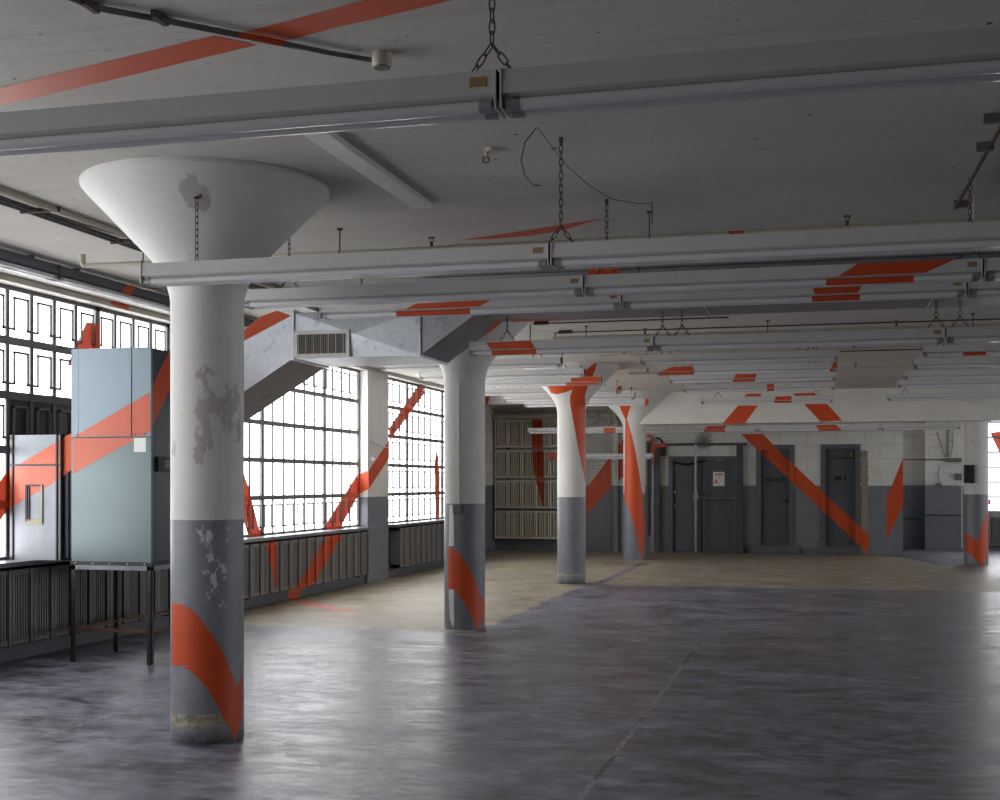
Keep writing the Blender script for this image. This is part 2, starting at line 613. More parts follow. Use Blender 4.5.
px_of = lambda x, y: 500 + F * (Vector((x, y, 0)).dot(RIGHT) / Vector((x, y, 0)).dot(FWD))
py_of = lambda x, y, z: HOR - F * (z - 1.6) / Vector((x, y, 0)).dot(FWD)


# ------------------------------------------------------------------ room shell
b = MB()
b.box(-8.2, 16.0, -12.5, 32.0, -0.2, 0.0)
b.face([hit(x, y, 2, 0.002) for x, y in [(293, 600.5), (311, 601.5), (335, 607), (368, 612.3), (335, 610.5), (300, 604)]], 1)
struct(b.build('floor', ['floor', 'chalk']))

b = MB()
b.box(-8.2, 16.0, -12.5, 32.0, H, H + 0.25)
zc = H - 0.002
for pl in ([(0, 87.5), (214, 35.7), (257, 45), (120, 78), (0, 105.5)],
           [(238, 34), (340, 7), (372, -2), (462, -2), (370, 20), (340, 26.5), (282, 42)],
           [(394, 253.5), (430, 248), (456, 244.3), (480, 243.6), (440, 249.5)],
           [(461, 240), (520, 231.5), (602, 218.5), (560, 231), (530, 236), (490, 239)],
           [(125, 288.5), (151, 287), (160, 288), (144, 293), (134, 293)],
           [(616, 369.2), (618, 368.1), (632, 367.2), (624, 369)],
           ):
    b.decal(pl, 2, zc, 1)
struct(b.build('ceiling', ['ceiling', 'orange']))

# left wall: apron, piers, lintel
BAYS = [(-0.96, 0.66), (1.7, 6.64), (7.66, 12.62), (13.65, 18.58), (19.55, 24.48)]
b = MB()
b.box(-7.45, -7.12, -12.1, 25.4, 0, 0.86)
prev = -12.1
for y0, y1 in BAYS + [(25.4, 25.4)]:
    b.box(-7.45, XL, prev, y0, 0, H)
    prev = y1
b.decal([(358.6, 474.4), (368.3, 470.8), (368.8, 489), (358.6, 494)], 1, 18.578, 1)
b.decal([(368.5, 470.8), (389.2, 440), (389.2, 458), (368.8, 489)], 0, XL + 0.002, 1)
struct(b.build('wall_left', ['wall_left', 'orange']))
b = MB()
b.box(-7.45, XL + 0.002, -12.1, 25.4, 3.39, H)
b.decal([(110, 304), (115, 296), (130.5, 298), (128.7, 310)], 0, XL + 0.004, 1)
struct(b.build('trim_1', ['lintel', 'orange']))
b = MB()
for y0, y1 in BAYS:
    b.box(-7.16, -6.86, y0, y1, 0.86, 0.9)
struct(b.build('trim_2', ['bare']))
b = MB()
b.box(-7.13, -7.05, -12.1, 25.4, 0, 0.125)
b.decal([(288, 590.6), (303.6, 587.2), (298.8, 596), (296.4, 600), (288.4, 601.5)], 0, -7.048, 1)
struct(b.build('baseboard_left', ['frame', 'orange']))
# alcove side wall beyond the last pier
b = MB()
b.box(-8.0, -7.54, 25.4, YB + 0.2, 0, H)
b.box(-8.0, -7.0, 25.2, 25.42, 0, H)
struct(b.build('wall_left_end', ['wall']))

# back wall with door openings
DO1 = (669.5, 735.5)
xs = lambda px, Y=YB: hit(px, 500, 1, Y).x
D1 = (xs(670), xs(735.5), 0.0, 2.17)
D2 = (xs(757.5), xs(793), 0.17, 2.42)
D3 = (xs(822), xs(859), 0.17, 2.42)
XBR = xs(903)
BAND = [(741, 434), (763, 434), (779, 451), (868.6, 535), (868.6, 553.5), (741, 434.2)]
b = MB()
edges = [-7.7, D1[0], D1[1], D2[0], D2[1], D3[0], D3[1], XBR]
for i in range(0, 8, 2):
    b.box(edges[i], edges[i + 1], YB, YB + 0.3, 0, H)
for d in (D1, D2, D3):
    b.box(d[0], d[1], YB, YB + 0.3, d[3], H)
    if d[2]:
        b.box(d[0], d[1], YB, YB + 0.3, 0, d[2])
pw = YB - 0.002
for lo, hi in ((741, 757.4), (793.2, 821.8), (859.2, 869)):
    p = clipx(BAND, lo, hi)
    if p:
        b.decal(p, 1, pw, 1)
for lo, hi in ((757.4, 793.2), (821.8, 859.2)):
    p = clipx(BAND, lo, hi)
    p = clipz(p, 300, py_of(D2[0], YB, D2[3] + .03)) if p else None
    if p:
        b.decal(p, 1, pw, 1)
b.decal([(586, 489), (607, 461), (621, 441.5), (626, 436), (626, 474), (610, 489), (584, 517)], 1, pw, 1)
b.decal([(887, 497), (903, 458), (903, 505), (886.6, 540)], 1, pw, 1)
b.box(-8.0, XBR - 0.3, YB + 0.3, YB + 0.5, 0, H)  # unseen backing added behind the doors to block outside light
struct(b.build('wall_back', ['wall_back', 'orange']))

# recess on the right of the back wall
xr0, xr1 = XBR, hit(925, 500, 1, YR).x
WX0 = 3.76
b = MB()
b.box(XBR - 0.3, XBR, YB + 0.3, YR + 0.4, 0, H)
b.box(xr1, WX0, YR, YR + 0.4, 0, H)
b.box(WX0, 15.7, YR, YR + 0.4, 0, 0.88)
b.box(7.2, 15.7, YR, YR + 0.4, 0.88, H)
b.box(WX0, 15.7, YR, YR + 0.4, 3.39, H)
b.box(XBR - 0.3, xr1, YR + 0.4, YR + 0.6, 0, H)
struct(b.build('wall_back_recess', ['wall']))
b = MB()
b.box(xr1, WX0 - 0.3, YR - 0.03, YR + 0.001, 0.80, 0.84)
b.box(xr0, xr1 - 0.1, YR + 0.37, YR + 0.401, 0.70, 0.74)
struct(b.build('trim_3', ['post']))

# far right wall of the hall with its own windows, wall behind
b = MB()
RB = [(7.2, 12.1), (13.4, 18.3), (19.6, 24.5), (25.8, 30.7)]
b.box(15.7, 16.1, -12.5, 32, 0, 0.88)
b.box(15.7, 16.1, -12.5, 32, 3.39, H)
prev = -12.5
for y0, y1 in RB + [(32, 32)]:
    b.box(15.7, 16.1, prev, y0, 0.88, 3.39)
    prev = y1
struct(b.build('wall_right', ['wall']))
b = MB()
b.box(-8.2, 16, -12.5, -12.1, 0, H)
struct(b.build('wall_front', ['wall']))

# cross beams over the last row of columns
b = MB()
b.box(-3.75, 15.7, 25.44, 25.86, 2.8, H)
pf = 25.438
for pl in ([(738, 405.6), (758, 405.6), (745, 423.3), (722, 424)],
           [(804, 404), (827, 404), (842.4, 420.6), (820.6, 421.6)],
           [(746, 394), (761, 393.6), (761, 398.4), (743.5, 399)],
           [(792.5, 393.6), (814, 393), (818.5, 397), (797, 398)]):
    b.decal(pl, 1, pf, 1)
b.decal([(729, 424.8), (742, 424.8), (759, 426.6), (759, 428), (744, 428)], 2, 2.798, 1)
struct(b.build('trim_4', ['beam', 'orange']))
b = MB()
b.box(-7.0, -3.75, 25.44, 25.86, 3.26, H)
b.decal([(482, 389), (491.5, 388.5), (488, 404), (482, 404)], 1, pf, 1)
struct(b.build('trim_5', ['beam', 'orange']))


# ------------------------------------------------------------------ windows
def window(name, mapf, u0, u1, rows, sections, sash, glass='glass', guard=(), dark=(), decals=(), pane_w=0.35, z0=0.9, z1=3.39, mun=1.0):
    """mapf(u, z, w): w=0 glazing plane, w>0 into the room"""
    t = bpy.data.objects.new(name, None)
    COL.objects.link(t)
    loc = mapf((u0 + u1) / 2, z0, 0)
    t.location = loc
    LOCS[t.name] = Vector(loc)
    t['kind'] = 'structure'
    fr = MB()

    def bar(ua, ub, za, zb, wa, wb, mb=fr):
        p = [mapf(ua, za, wa), mapf(ub, za, wa), mapf(ub, za, wb), mapf(ua, za, wb),
             mapf(ua, zb, wa), mapf(ub, zb, wa), mapf(ub, zb, wb), mapf(ua, zb, wb)]
        mb.hexa(p)
    bar(u0, u1, z0 - 0.02, z0 + 0.03, -0.03, 0.03)
    bar(u0, u1, z1 - 0.04, z1 + 0.01, -0.03, 0.03)
    bar(u0, u0 + 0.045, z0, z1, -0.03, 0.03)
    bar(u1 - 0.045, u1, z0, z1, -0.03, 0.03)
    zs = [z0 + (z1 - z0) * i / rows for i in range(rows + 1)]
    for z in zs[1:-1]:
        bar(u0, u1, z - 0.016 * mun, z + 0.016 * mun, -0.02, 0.022)
    cuts = [u0]
    us = []
    for sct in sections:
        cuts.append(cuts[-1] + sct)
        k = max(1, round(sct / pane_w))
        us += [cuts[-2] + sct * i / k for i in range(k)]
    for c in cuts[1:-1]:
        bar(c - 0.04, c + 0.04, z0, z1, -0.03, 0.03)
    for u in us:
        if min(abs(u - c) for c in cuts) > 0.05:
            bar(u - 0.011 * mun, u + 0.011 * mun, z0, z1, -0.012, 0.012)
    fr.build('window_frame', [sash], t)
    us.append(u1)
    # bent guard rods: a square wave from pane to pane
    if guard:
        g = MB()
        for r in guard:
            za, zb = zs[rows - r - 1], zs[rows - r]
            lo, hi = za + 0.11, zb - 0.10
            pts = []
            for i in range(len(us) - 1):
                a, c = us[i], us[i + 1]
                w = c - a
                pts += [(a + w * 0.22, lo), (a + w * 0.22, hi), (c - w * 0.22, hi), (c - w * 0.22, lo)]
            for i in range(len(pts) - 1):
                (ua, za2), (ub, zb2) = pts[i], pts[i + 1]
                h = 0.011
                bar(min(ua, ub) - h, max(ua, ub) + h, min(za2, zb2) - h, max(za2, zb2) + h, 0.014, 0.026, g)
        g.build('guard_rod', ['sash'], t)
    gl = MB()
    gl.face([mapf(u0, z0, -0.004), mapf(u1, z0, -0.004), mapf(u1, z1, -0.004), mapf(u0, z1, -0.004)], 0)
    for (ua, ub, za, zb) in dark:
        gl.face([mapf(ua, za, 0.001), mapf(ub, za, 0.001), mapf(ub, zb, 0.001), mapf(ua, zb, 0.001)], 1)
    for pts in decals:
        gl.face(pts, 2)
    gl.build('window_glass', [glass, 'dark', 'orange_glass'], t)
    return t


leftmap = lambda u, z, w: (XG + w, u, z)


def pl(pts, grow=1.1):
    """paint patch on the glazing plane, brushed slightly past its outline"""
    mx_ = sum(p[0] for p in pts) / len(pts)
    n = len(pts)
    area = sum(pts[i][0] * pts[(i + 1) % n][1] - pts[(i + 1) % n][0] * pts[i][1] for i in range(n))
    sg = 1 if area > 0 else -1
    res = []
    for i in range(n):
        p0, p1, p2 = (Vector((*pts[j % n], 0)) for j in (i - 1, i, i + 1))
        d = ((p1 - p0).normalized() + (p2 - p1).normalized())
        d = d.normalized() if d.length > 1e-6 else (p1 - p0).normalized()
        q = p1 + Vector((d.y, -d.x, 0)) * (grow * sg)
        res.append(hit(q.x, q.y, 0, XG + 0.003))
    return res


SEC = [1.41, 2.13, 1.42]
wy = [
    ('window_7', BAYS[0], (), (), ()),  # narrow window out of view, added as fill light for the nearest column
    ('window_1', BAYS[1], (0, 1, 2, 3, 4), (), ()),
    ('window_2', BAYS[2], (0, 1, 2), [(9.79, 12.6, 1.9, 2.39), (9.79, 10.8, 0.95, 1.9)],
     [[(87, 323), (97.6, 324), (98.2, 365), (68, 365)], [(-4, 488), (9, 469), (9, 506), (-4, 526)]]),
    ('window_3', BAYS[3], (0, 4), (),
     [[(243, 471), (247.5, 487.5), (261, 538.7), (250, 538.7), (238, 500)],
      [(322.5, 530), (338, 530), (358, 493.7), (358, 473.7)]]),
    ('window_4', BAYS[4], (0, 1, 2, 3, 4), (),
     [[(389.8, 428.8), (417.4, 387.8), (423, 389), (422.8, 394), (389.8, 440)],
      [(435.8, 443), (439, 477), (439, 517.5), (436.3, 517), (435.2, 470)]]),
]
for nm, (y0, y1), gd, dk, dc in wy:
    s = (y1 - y0) / sum(SEC)
    window(nm, leftmap, y0, y1, 5, [q * s for q in SEC] if y1 - y0 > 3 else [y1 - y0], 'sash_o', guard=gd, dark=dk, decals=[pl(p) for p in dc], mun=2.3 if nm == 'window_2' else 1.9)
window('window_5', lambda u, z, w: (u, YR + 0.2 - w, z), WX0, 7.2, 7, [1.1, 1.24, 1.1], 'sash', pane_w=0.36, mun=1.5,
       decals=[[hit(a, c, 1, YR + 0.19) for a, c in [(990, 432.5), (1003, 431), (1003, 458), (996, 446)]],
               [hit(a, c, 1, YR + 0.19) for a, c in [(987.5, 415), (993, 420.5), (987.5, 422)]],
               [hit(a, c, 1, YR + 0.19) for a, c in [(987.5, 499), (991, 499), (991, 504.5), (987.5, 504.5)]]])
for i, (y0, y1) in enumerate(RB):
    window('window_%d' % (11 + i), lambda u, z, w: (15.9 - w, u, z), y0, y1, 5, [1.35, 2.0, 1.35], 'sash')

# ------------------------------------------------------------------ columns
R0, R1 = 0.2255, 0.762


def prof_pts():
    p = [(R0, 0.0), (R0, 2.70)]
    for i in range(1, 9):                      # soft turn from shaft to cone
        a = i / 8.0
        p.append((R0 + 0.13 * a * a, 2.70 + 0.30 * a))
    p.append((R1 - 0.02, 3.40))
    p.append((R1, 3.425))
    p.append((R1, H))
    return p


PROF = prof_pts()


def prof_r(z):
    for (ra, za), (rb, zb) in zip(PROF, PROF[1:]):
        if z <= zb:
            return ra + (rb - ra) * (z - za) / max(1e-9, zb - za)
    return PROF[-1][0]


def rev_hit(px, py, cx, cy):
    """first meeting of the sight line with the column surface (or its limb)"""
    d = ray(px, py)
    t0 = math.hypot(cx, cy) - 0.95
    L = math.hypot(d.x, d.y)
    best, bt = 1e9, None
    t = t0 / L
    last = t
    end = (math.hypot(cx, cy) + 0.3) / L
    stp = 0.004 / L
    while t < end:
        p = EYE + d * t
        e = math.hypot(p.x - cx, p.y - cy) - prof_r(p.z)
        if e < best:
            best, bt = e, t
        if e <= 0:
            lo, hi = last, t
            for _ in range(12):
                m = (lo + hi) / 2
                p = EYE + d * m
                if math.hypot(p.x - cx, p.y - cy) - prof_r(p.z) > 0:
                    lo = m
                else:
                    hi = m
            bt = hi
            break
        last = t
        t += stp
    p = EYE + d * bt
    r = prof_r(p.z) + 0.0012
    v = Vector((p.x - cx, p.y - cy, 0)).normalized()
    return Vector((cx + v.x * r, cy + v.y * r, p.z))


def chain_at(ch, y):
    if y <= ch[0][0]:
        return ch[0][1]
    for (ya, xa), (yb, xb) in zip(ch, ch[1:]):
        if y <= yb:
            return xa + (xb - xa) * (y - ya) / max(1e-9, yb - ya)
    return ch[-1][1]


def rev_decal(mb, cx, cy, left, right, mi=1, rows=22, cols=16):
    y0, y1 = left[0][0], left[-1][0]
    base = len(mb.v)
    ys = sorted({round(y0 + (y1 - y0) * i / rows, 2) for i in range(rows + 1)} | {round(q[0], 2) for q in left + right if y0 <= q[0] <= y1})
    rows = len(ys) - 1
    for y in ys:
        xl, xr = chain_at(left, y), chain_at(right, y)
        pa, pb = rev_hit(xl, y, cx, cy), rev_hit(xr, y, cx, cy)
        ta, tb = math.atan2(pa.y - cy, pa.x - cx), math.atan2(pb.y - cy, pb.x - cx)
        if tb - ta > PI:
            tb -= 2 * PI
        elif ta - tb > PI:
            tb += 2 * PI
        for j in range(cols + 1):
            th = ta + (tb - ta) * j / cols
            z = pa.z + (pb.z - pa.z) * j / cols
            for _ in range(4):
                r = prof_r(z) + 0.002
                q = Vector((cx + r * math.cos(th), cy + r * math.sin(th), 0))
                z = 1.6 + (HOR - y) / F * q.dot(FWD)
            mb.v.append(Vector((q.x, q.y, z)))
    for i in range(rows):
        for j in range(cols):
            a = base + i * (cols + 1) + j
            mb.f.append((a, a + 1, a + cols + 2, a + cols + 1))
            mb.m.append(mi)


COLS = [
    ((-3.738, 7.08), 'pier', 'peeling white and grey round column nearest the viewer, beside the blue grey cabinet',
     [([(602, 172.3), (665.4, 172.3), (667, 182.4), (671.4, 190.8), (678, 198), (687.6, 206.8)],
       [(602, 172.5), (604.4, 183), (612.5, 195), (632, 210), (653, 223.5), (683, 235.8), (687.6, 238)]),
      ([(687.6, 206.8), (703, 216), (723.6, 226.8), (739, 234)], [(687.6, 242.3), (717, 242.2), (739, 235.4)]),
      ([(672, 242.2), (687.6, 238)], [(672, 242.4), (687.6, 242.4)])], []),
    ((-3.815, 13.14), 'pier2', 'white and grey round column under the low duct, white drip on its foot',
     [([(546.5, 447.9), (589, 448.3), (590.5, 454), (596.5, 460), (600, 462.2)],
       [(546.5, 448.1), (549.6, 454.8), (555.2, 461.8), (566.4, 468.8), (583, 476), (600, 482)]),
      ([(600, 462.2), (609, 468), (619, 473), (629, 478)], [(600, 485), (613, 485), (629, 479)]),
      ([(596.5, 484.8), (600, 482.2)], [(596.5, 485), (600, 485)])], []),
    ((-3.859, 19.39), 'pier3', 'brightly lit column with a forked orange band on its white flared top',
     [([(377, 573), (382, 561), (387, 547.5), (393.5, 551.5), (394.2, 557)],
       [(377, 590), (386.5, 587.5), (389.2, 573), (392, 566.4), (394.2, 557.6)]),
      ([(363.5, 594), (369, 587.5), (372.8, 583), (377, 582.5)], [(363.5, 597), (370, 595), (377, 592)]),
      ([(386, 573), (389.2, 572.5), (396.4, 570), (403, 570), (414, 572), (430, 575), (452, 579), (471.6, 583.2), (482.5, 585)],
       [(386, 587.8), (389.2, 586.6), (396.4, 584.8), (403, 585.3), (482.5, 585.6)])], []),
    ((-3.775, 25.64), 'pier2', 'far column with an orange blade down its whole height, left of the double doors',
     [([(406, 619.5), (412, 622), (419, 625.2)], [(406, 631), (412, 628.5), (419, 627)]),
      ([(419, 625.4), (500, 624.4)], [(419, 627), (435, 632), (454, 636), (475, 639.5), (495, 642.5), (500, 643)]),
      ([(500, 624.4), (510, 629.5), (522.5, 633.8), (540, 637.5), (559.5, 640.8)],
       [(500, 643), (525, 644.8), (540, 644.3), (559.5, 641.3)])], []),
    ((2.926, 25.9), 'pier2', 'column at the right edge, orange V on its grey foot',
     [([(533, 965.4), (541, 965.5)], [(533, 966), (541, 977.6)]),
      ([(508, 987.7), (541, 977.7)], [(508, 987.8), (541, 987.8)]),
      ([(541, 965.5), (551, 965.7), (566, 983.5)], [(541, 987.8), (550, 987.6), (566, 984.5)])], []),
]
for (cx, cy), mt, lab, decs, _ in COLS:
    t = thing('concrete_column', lab, 'column', (cx, cy, 0), 'round concrete columns with flared tops')
    zsplit = 2.70
    sh = MB().rev([(R0, 0.0), (R0, 0.4), (R0, 1.0), (R0, 1.7), (R0, zsplit)], cx, cy, 72)
    cp = MB().rev([q for q in PROF if q[1] >= zsplit - 1e-6], cx, cy, 72)
    for l, r in decs:
        if l[0][0] < 396:
            # band crossing from the flared top down onto the shaft
            ysp = None
            for k in range(int(l[0][0] * 2), int(l[-1][0] * 2)):
                yy = k / 2
                if rev_hit((chain_at(l, yy) + chain_at(r, yy)) / 2, yy, cx, cy).z < zsplit:
                    ysp = yy
                    break
            if ysp:
                def sub(ch, a, c):
                    return [(a, chain_at(ch, a))] + [q for q in ch if a < q[0] < c] + [(c, chain_at(ch, c))]
                rev_decal(cp, cx, cy, sub(l, l[0][0], ysp), sub(r, l[0][0], ysp))
                rev_decal(sh, cx, cy, sub(l, ysp, l[-1][0]), sub(r, ysp, l[-1][0]))
            else:
                rev_decal(cp, cx, cy, l, r)
        else:
            mid = rev_hit((l[0][1] + r[0][1]) / 2, l[0][0], cx, cy).z
            rev_decal(cp if mid > zsplit else sh, cx, cy, l, r)
    if cy > 13 and cy < 14:
        # old white drip on the foot of the second column
        rev_decal(sh, cx, cy, [(505, 449.5), (546, 449)], [(505, 453.5), (546, 454.3)], 2)
        rev_decal(sh, cx, cy, [(589.3, 448.8), (612, 449.6), (620, 450), (627, 453)], [(589.3, 454), (612, 454), (620, 454.4), (627, 453.6)], 2)
    sh.build('shaft', [mt, 'orange', 'white'], t, smooth=True)
    cp.build('capital', [mt, 'orange', 'white'], t, smooth=True)

# black box and conduit on the right column
t = thing('electrical_box', 'black electrical box on the white side of the column at the right edge', 'electrical box', hit(969, 483, 1, 25.62))
MB().box(hit(964, 470, 1, 25.62).x, hit(974.5, 470, 1, 25.62).x, 25.60, 25.70, hit(969, 483, 1, 25.62).z, hit(969, 465, 1, 25.62).z).build('box', ['black'], t, bevel=0.008)
c = hit(962, 470, 1, 25.75)
MB().tube([(c.x, c.y, 0.3), (c.x, c.y, 1.3), (c.x, c.y, 2.8)], 0.009).build('conduit', ['white'], t, smooth=True)


c0, c1 = rev_hit(454, 510, -3.815, 13.14), rev_hit(461.5, 510, -3.815, 13.14)
zt_, zb_ = rev_hit(458, 504.5, -3.815, 13.14).z, rev_hit(458, 513, -3.815, 13.14).z
t = thing('electrical_box', 'small dark box at the paint line of the column under the low duct', 'electrical box', (c0.x, c1.y, zb_))
MB().box(c0.x, c1.x, c1.y - .05, c1.y + .02, zb_, zt_).build('box', ['conduit'], t, bevel=0.006)
cp_ = [rev_hit(459, yy, -3.815, 13.14) + Vector((0, -.008, 0)) for yy in (504, 470, 430, 400, 385)]
MB().tube(cp_, 0.009, 8).build('conduit', ['white'], t, smooth=True)

# ------------------------------------------------------------------ strip lights
def link(mb, c, d, side, L=0.046, W=0.02, r=0.0028, mi=0):
    """one oval chain link centred c, long axis d"""
    d = d.normalized()
    side = side.normalized()
    pts = []
    for k in range(10):
        a = 2 * PI * k / 10
        ca, sa = math.cos(a), math.sin(a)
        pts.append(c + d * ((L - W) / 2 * (1 if sa > 0.01 else (-1 if sa < -0.01 else 0)) + W / 2 * sa) + side * (W / 2 * ca))
    mb.tube(pts, r, 4, mi, closed=True)


def chain(mb, a, c, L=0.046):
    a, c = Vector(a), Vector(c)
    d = c - a
    n = max(1, round(d.length / (L * 0.80)))
    u = d.normalized()
    s1 = u.cross(Vector((0.3, 1, 0.1))).normalized()
    s2 = u.cross(s1).normalized()
    for i in range(n):
        link(mb, a + d * ((i + 0.5) / n), u, s1 if i % 2 else s2, L)


HT = 0.075


def strip_light(x0, x1, y, zb, label, group, hdec=(), tubes=(), rz=0, chains=None, anchor=None, hmat='fixture', ydec=None, sticker=True, orange_end=None, hz=None):
    """twin tube batten along local x; local origin at its middle, world offset (xm, y, zb)"""
    xm = (x0 + x1) / 2
    ln = x1 - x0 - 0.012
    loc = Vector((xm, y, zb)) if rz == 0 else Vector((y, xm, zb))
    t = thing('strip_light', label, 'light', loc, group, rz)
    zt = 0.125
    zh = zt - HT
    mb = MB()
    cs = [(-0.058, zt), (0.058, zt), (0.063, zh), (0.024, zh - 0.016), (-0.024, zh - 0.016), (-0.063, zh)]
    mb.prism([(-ln / 2, p, q) for p, q in cs], (ln, 0, 0))
    mb.box(-ln / 2, -ln / 2 + 0.006, -0.066, 0.066, zh - 0.045, zt + 0.002)
    mb.box(ln / 2 - 0.006, ln / 2, -0.066, 0.066, zh - 0.045, zt + 0.002)
    if sticker:
        mb.face([(ln / 2 - 0.085, -0.0635, zh + 0.024), (ln / 2 - 0.03, -0.0635, zh + 0.024), (ln / 2 - 0.03, -0.061, zh + 0.056), (ln / 2 - 0.085, -0.061, zh + 0.056)], 2)
    for pl_ in hdec:
        pts = []
        for a, c2 in pl_:
            p = hit(a, c2, 1, y - 0.0635)
            q = p - loc
            q.z = min(max(q.z, zh), zt)
            q.x = min(max(q.x, -ln / 2), ln / 2)
            q.y = -0.0645 + 0.005 * (q.z - zh) / HT
            pts.append(q)
        mb.face(pts, 1)
    if orange_end:
        mb.face([(ln / 2 + 0.001, -0.066, zh - 0.045), (ln / 2 + 0.001, 0.066, zh - 0.045), (ln / 2 + 0.001, 0.066, zt), (ln / 2 + 0.001, -0.066, zt)], 1)
        mb.face([(ln / 2 - 0.05, -0.0665, zh - 0.045), (ln / 2 + 0.001, -0.0665, zh - 0.045), (ln / 2 + 0.001, -0.0665, zt), (ln / 2 - 0.05, -0.0665, zt)], 1)
    if ydec:
        ya, yb_ = (hit(p, 294, 0, y + .064).y - xm for p in ydec)
        mb.face([(ya, -0.0655, zh - 0.02), (yb_ - .12, -0.0655, zh - 0.02), (yb_, -0.060, zt), (ya + .12, -0.060, zt)], 1)
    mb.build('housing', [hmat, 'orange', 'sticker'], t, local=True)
    for sy in (-1, 1):
        tb = MB()
        yy = sy * 0.036
        tb.tube([(-ln / 2 + 0.05, yy, 0.019), (-ln / 4, yy, 0.019), (0, yy, 0.019), (ln / 4, yy, 0.019), (ln / 2 - 0.05, yy, 0.019)], 0.019, 14)
        if sy < 0:
            for pa, pb in tubes:
                xa = hit(pa, HOR - F * 0.1, 1, y - 0.055).x - xm
                xb = hit(pb, HOR - F * 0.1, 1, y - 0.055).x - xm
                xa, xb = max(xa, -ln / 2 + 0.05), min(xb, ln / 2 - 0.05)
                if xb > xa:
                    tb.tube([(xa, yy, 0.019), (xb, yy, 0.019)], 0.0198, 14, 1)
        tb.build('tube', ['tube', 'orange'], t, smooth=True, local=True)
    for sx in (-1, 1):
        for sy in (-1, 1):
            lh = MB()
            x = sx * (ln / 2 - 0.028)
            lh.tube([(x - sx * 0.03, sy * 0.036, 0.019), (x + sx * 0.012, sy * 0.036, 0.019)], 0.021, 12)
            lh.box(x - 0.012, x + 0.012, sy * 0.036 - 0.012, sy * 0.036 + 0.012, 0.02, zh - 0.004)
            lh.build('lamp_holder', ['socket'], t, smooth=True, local=True)
    if chains is None:
        chains = (-ln / 2 + 0.32, ln / 2 - 0.10)
    for cxl in chains:
        ch = MB()
        gap = H - (zb + zt)
        if anchor:
            chain(ch, (cxl, 0, anchor - zb), (cxl, 0, zt + 0.003))
            ch.tube([(cxl + .022 * math.cos(k * PI / 5), 0, anchor - zb + .015 + .022 * math.sin(k * PI / 5)) for k in range(10)], 0.005, 6, closed=True)
            ch.tube([(cxl, 0, anchor - zb + .035), (cxl, 0.06, anchor - zb + .045)], 0.006, 6)
        elif gap > 0.05:
            knot = zt + min(0.10, gap * 0.45)
            chain(ch, (cxl, 0, H - zb - 0.005), (cxl, 0, knot))
            for sg in (-1, 1):
                chain(ch, (cxl, 0, knot), (cxl + sg * 0.07, 0.0, zt + 0.003))
            ch.tube([(cxl, 0, H - zb - 0.03), (cxl, 0, H - zb)], 0.012, 8)
        else:
            ch.box(cxl - 0.02, cxl + 0.02, -0.03, 0.03, zt - 0.001, H - zb)
        ch.build('hanger_chain', ['iron'], t, smooth=True, local=True)
    return t


G1 = 'twin tube strip lights hung on chains'
RW = 2.44
# nearest row, crossing the whole top of the view
strip_light(-0.967 - RW, -0.967, 3.76, 2.75, 'brighter strip light of the row nearest the viewer, its half towards the windows', G1, chains=(-0.9, 1.185))
strip_light(-0.967, -0.967 + RW, 3.76, 2.75, 'dark strip light in the row nearest the viewer, the shaded half away from the windows', G1, sticker=False, chains=(1.15,))
# second row, in front of the nearest column
strip_light(-1.405 - RW, -1.405, 6.52, 2.75, 'strip light passing right in front of the nearest peeling column', G1, chains=(-0.885,), anchor=3.255)
strip_light(-1.405, -1.405 + RW, 6.52, 2.75, 'strip light next in line after the one crossing the nearest column', G1, sticker=False, chains=(-1.17, 1.15))
# third row
strip_light(-1.5 - RW, -1.5, 8.01, 2.825, 'strip light whose end starts just behind the nearest column, above the vent grille', G1, chains=(-0.88,))
strip_light(-1.5, -1.5 + RW, 8.01, 2.825, 'strip light with the longest orange patch near its end, above a second orange patch', G1,
            hdec=[[(858, 262), (955, 258), (925, 279), (838, 284)]], tubes=[(826, 914)], chains=(-1.08, 1.15))
strip_light(-1.5 + RW, -1.5 + 2 * RW, 8.01, 2.825, 'strip light cut by the right edge, in the third hanging row', G1, chains=(-1.0, 1.0))
# fourth row
strip_light(-1.455 - RW, -1.455, 9.3, 2.91, 'strip light with an orange patch, over the low duct beside the vent grille', G1,
            hdec=[[(416, 303.5), (491, 300), (479, 310), (405, 313)]], tubes=[(396, 470)], chains=(-0.88,))
strip_light(-1.455, -1.455 + RW, 9.3, 2.91, 'strip light with a short orange patch just below the longest orange patch', G1,
            hdec=[[(812, 286), (862, 285), (858, 295), (815, 297)]], tubes=[(812, 860)], chains=(-1.1, 1.15))
strip_light(-1.455 + RW, -1.455 + 2 * RW, 9.3, 2.91, 'strip light cut by the right edge, in the fourth hanging row', G1, chains=(-1.0, 1.0))
# fifth row
strip_light(-3.15, -1.44, 11.03, 2.77, 'shorter strip light with a dark red patch, starting at the rising duct', G1,
            hdec=[[(485.6, 342.5), (530.4, 340.5), (535, 349), (491, 350)]], tubes=[(491.5, 536)], chains=(-0.5,))
strip_light(-1.44, -1.44 + RW, 11.03, 2.77, 'middle strip light of the row just beyond the overhead duct', G1, chains=(-1.15, -0.98, 1.15))
strip_light(-1.44 + RW, -1.44 + 2 * RW, 11.03, 2.77, 'strip light of the row just beyond the overhead duct, cut by the right edge', G1, chains=(-1.1, 1.0))
ORD = ['first', 'second', 'third', 'fourth', 'fifth', 'sixth']
LB = [(15.7, {}), (17.3, {}), (18.7, dict(hdec=[[(571, 377), (603, 376.5), (603, 386), (571, 386)]], tubes=[(566, 604)])),
      (20.6, dict(hdec=[[(618, 386), (627, 386), (626, 395), (616, 395)]], tubes=[(616, 625)])), (22.2, {}), (23.9, dict(orange_end=1))]
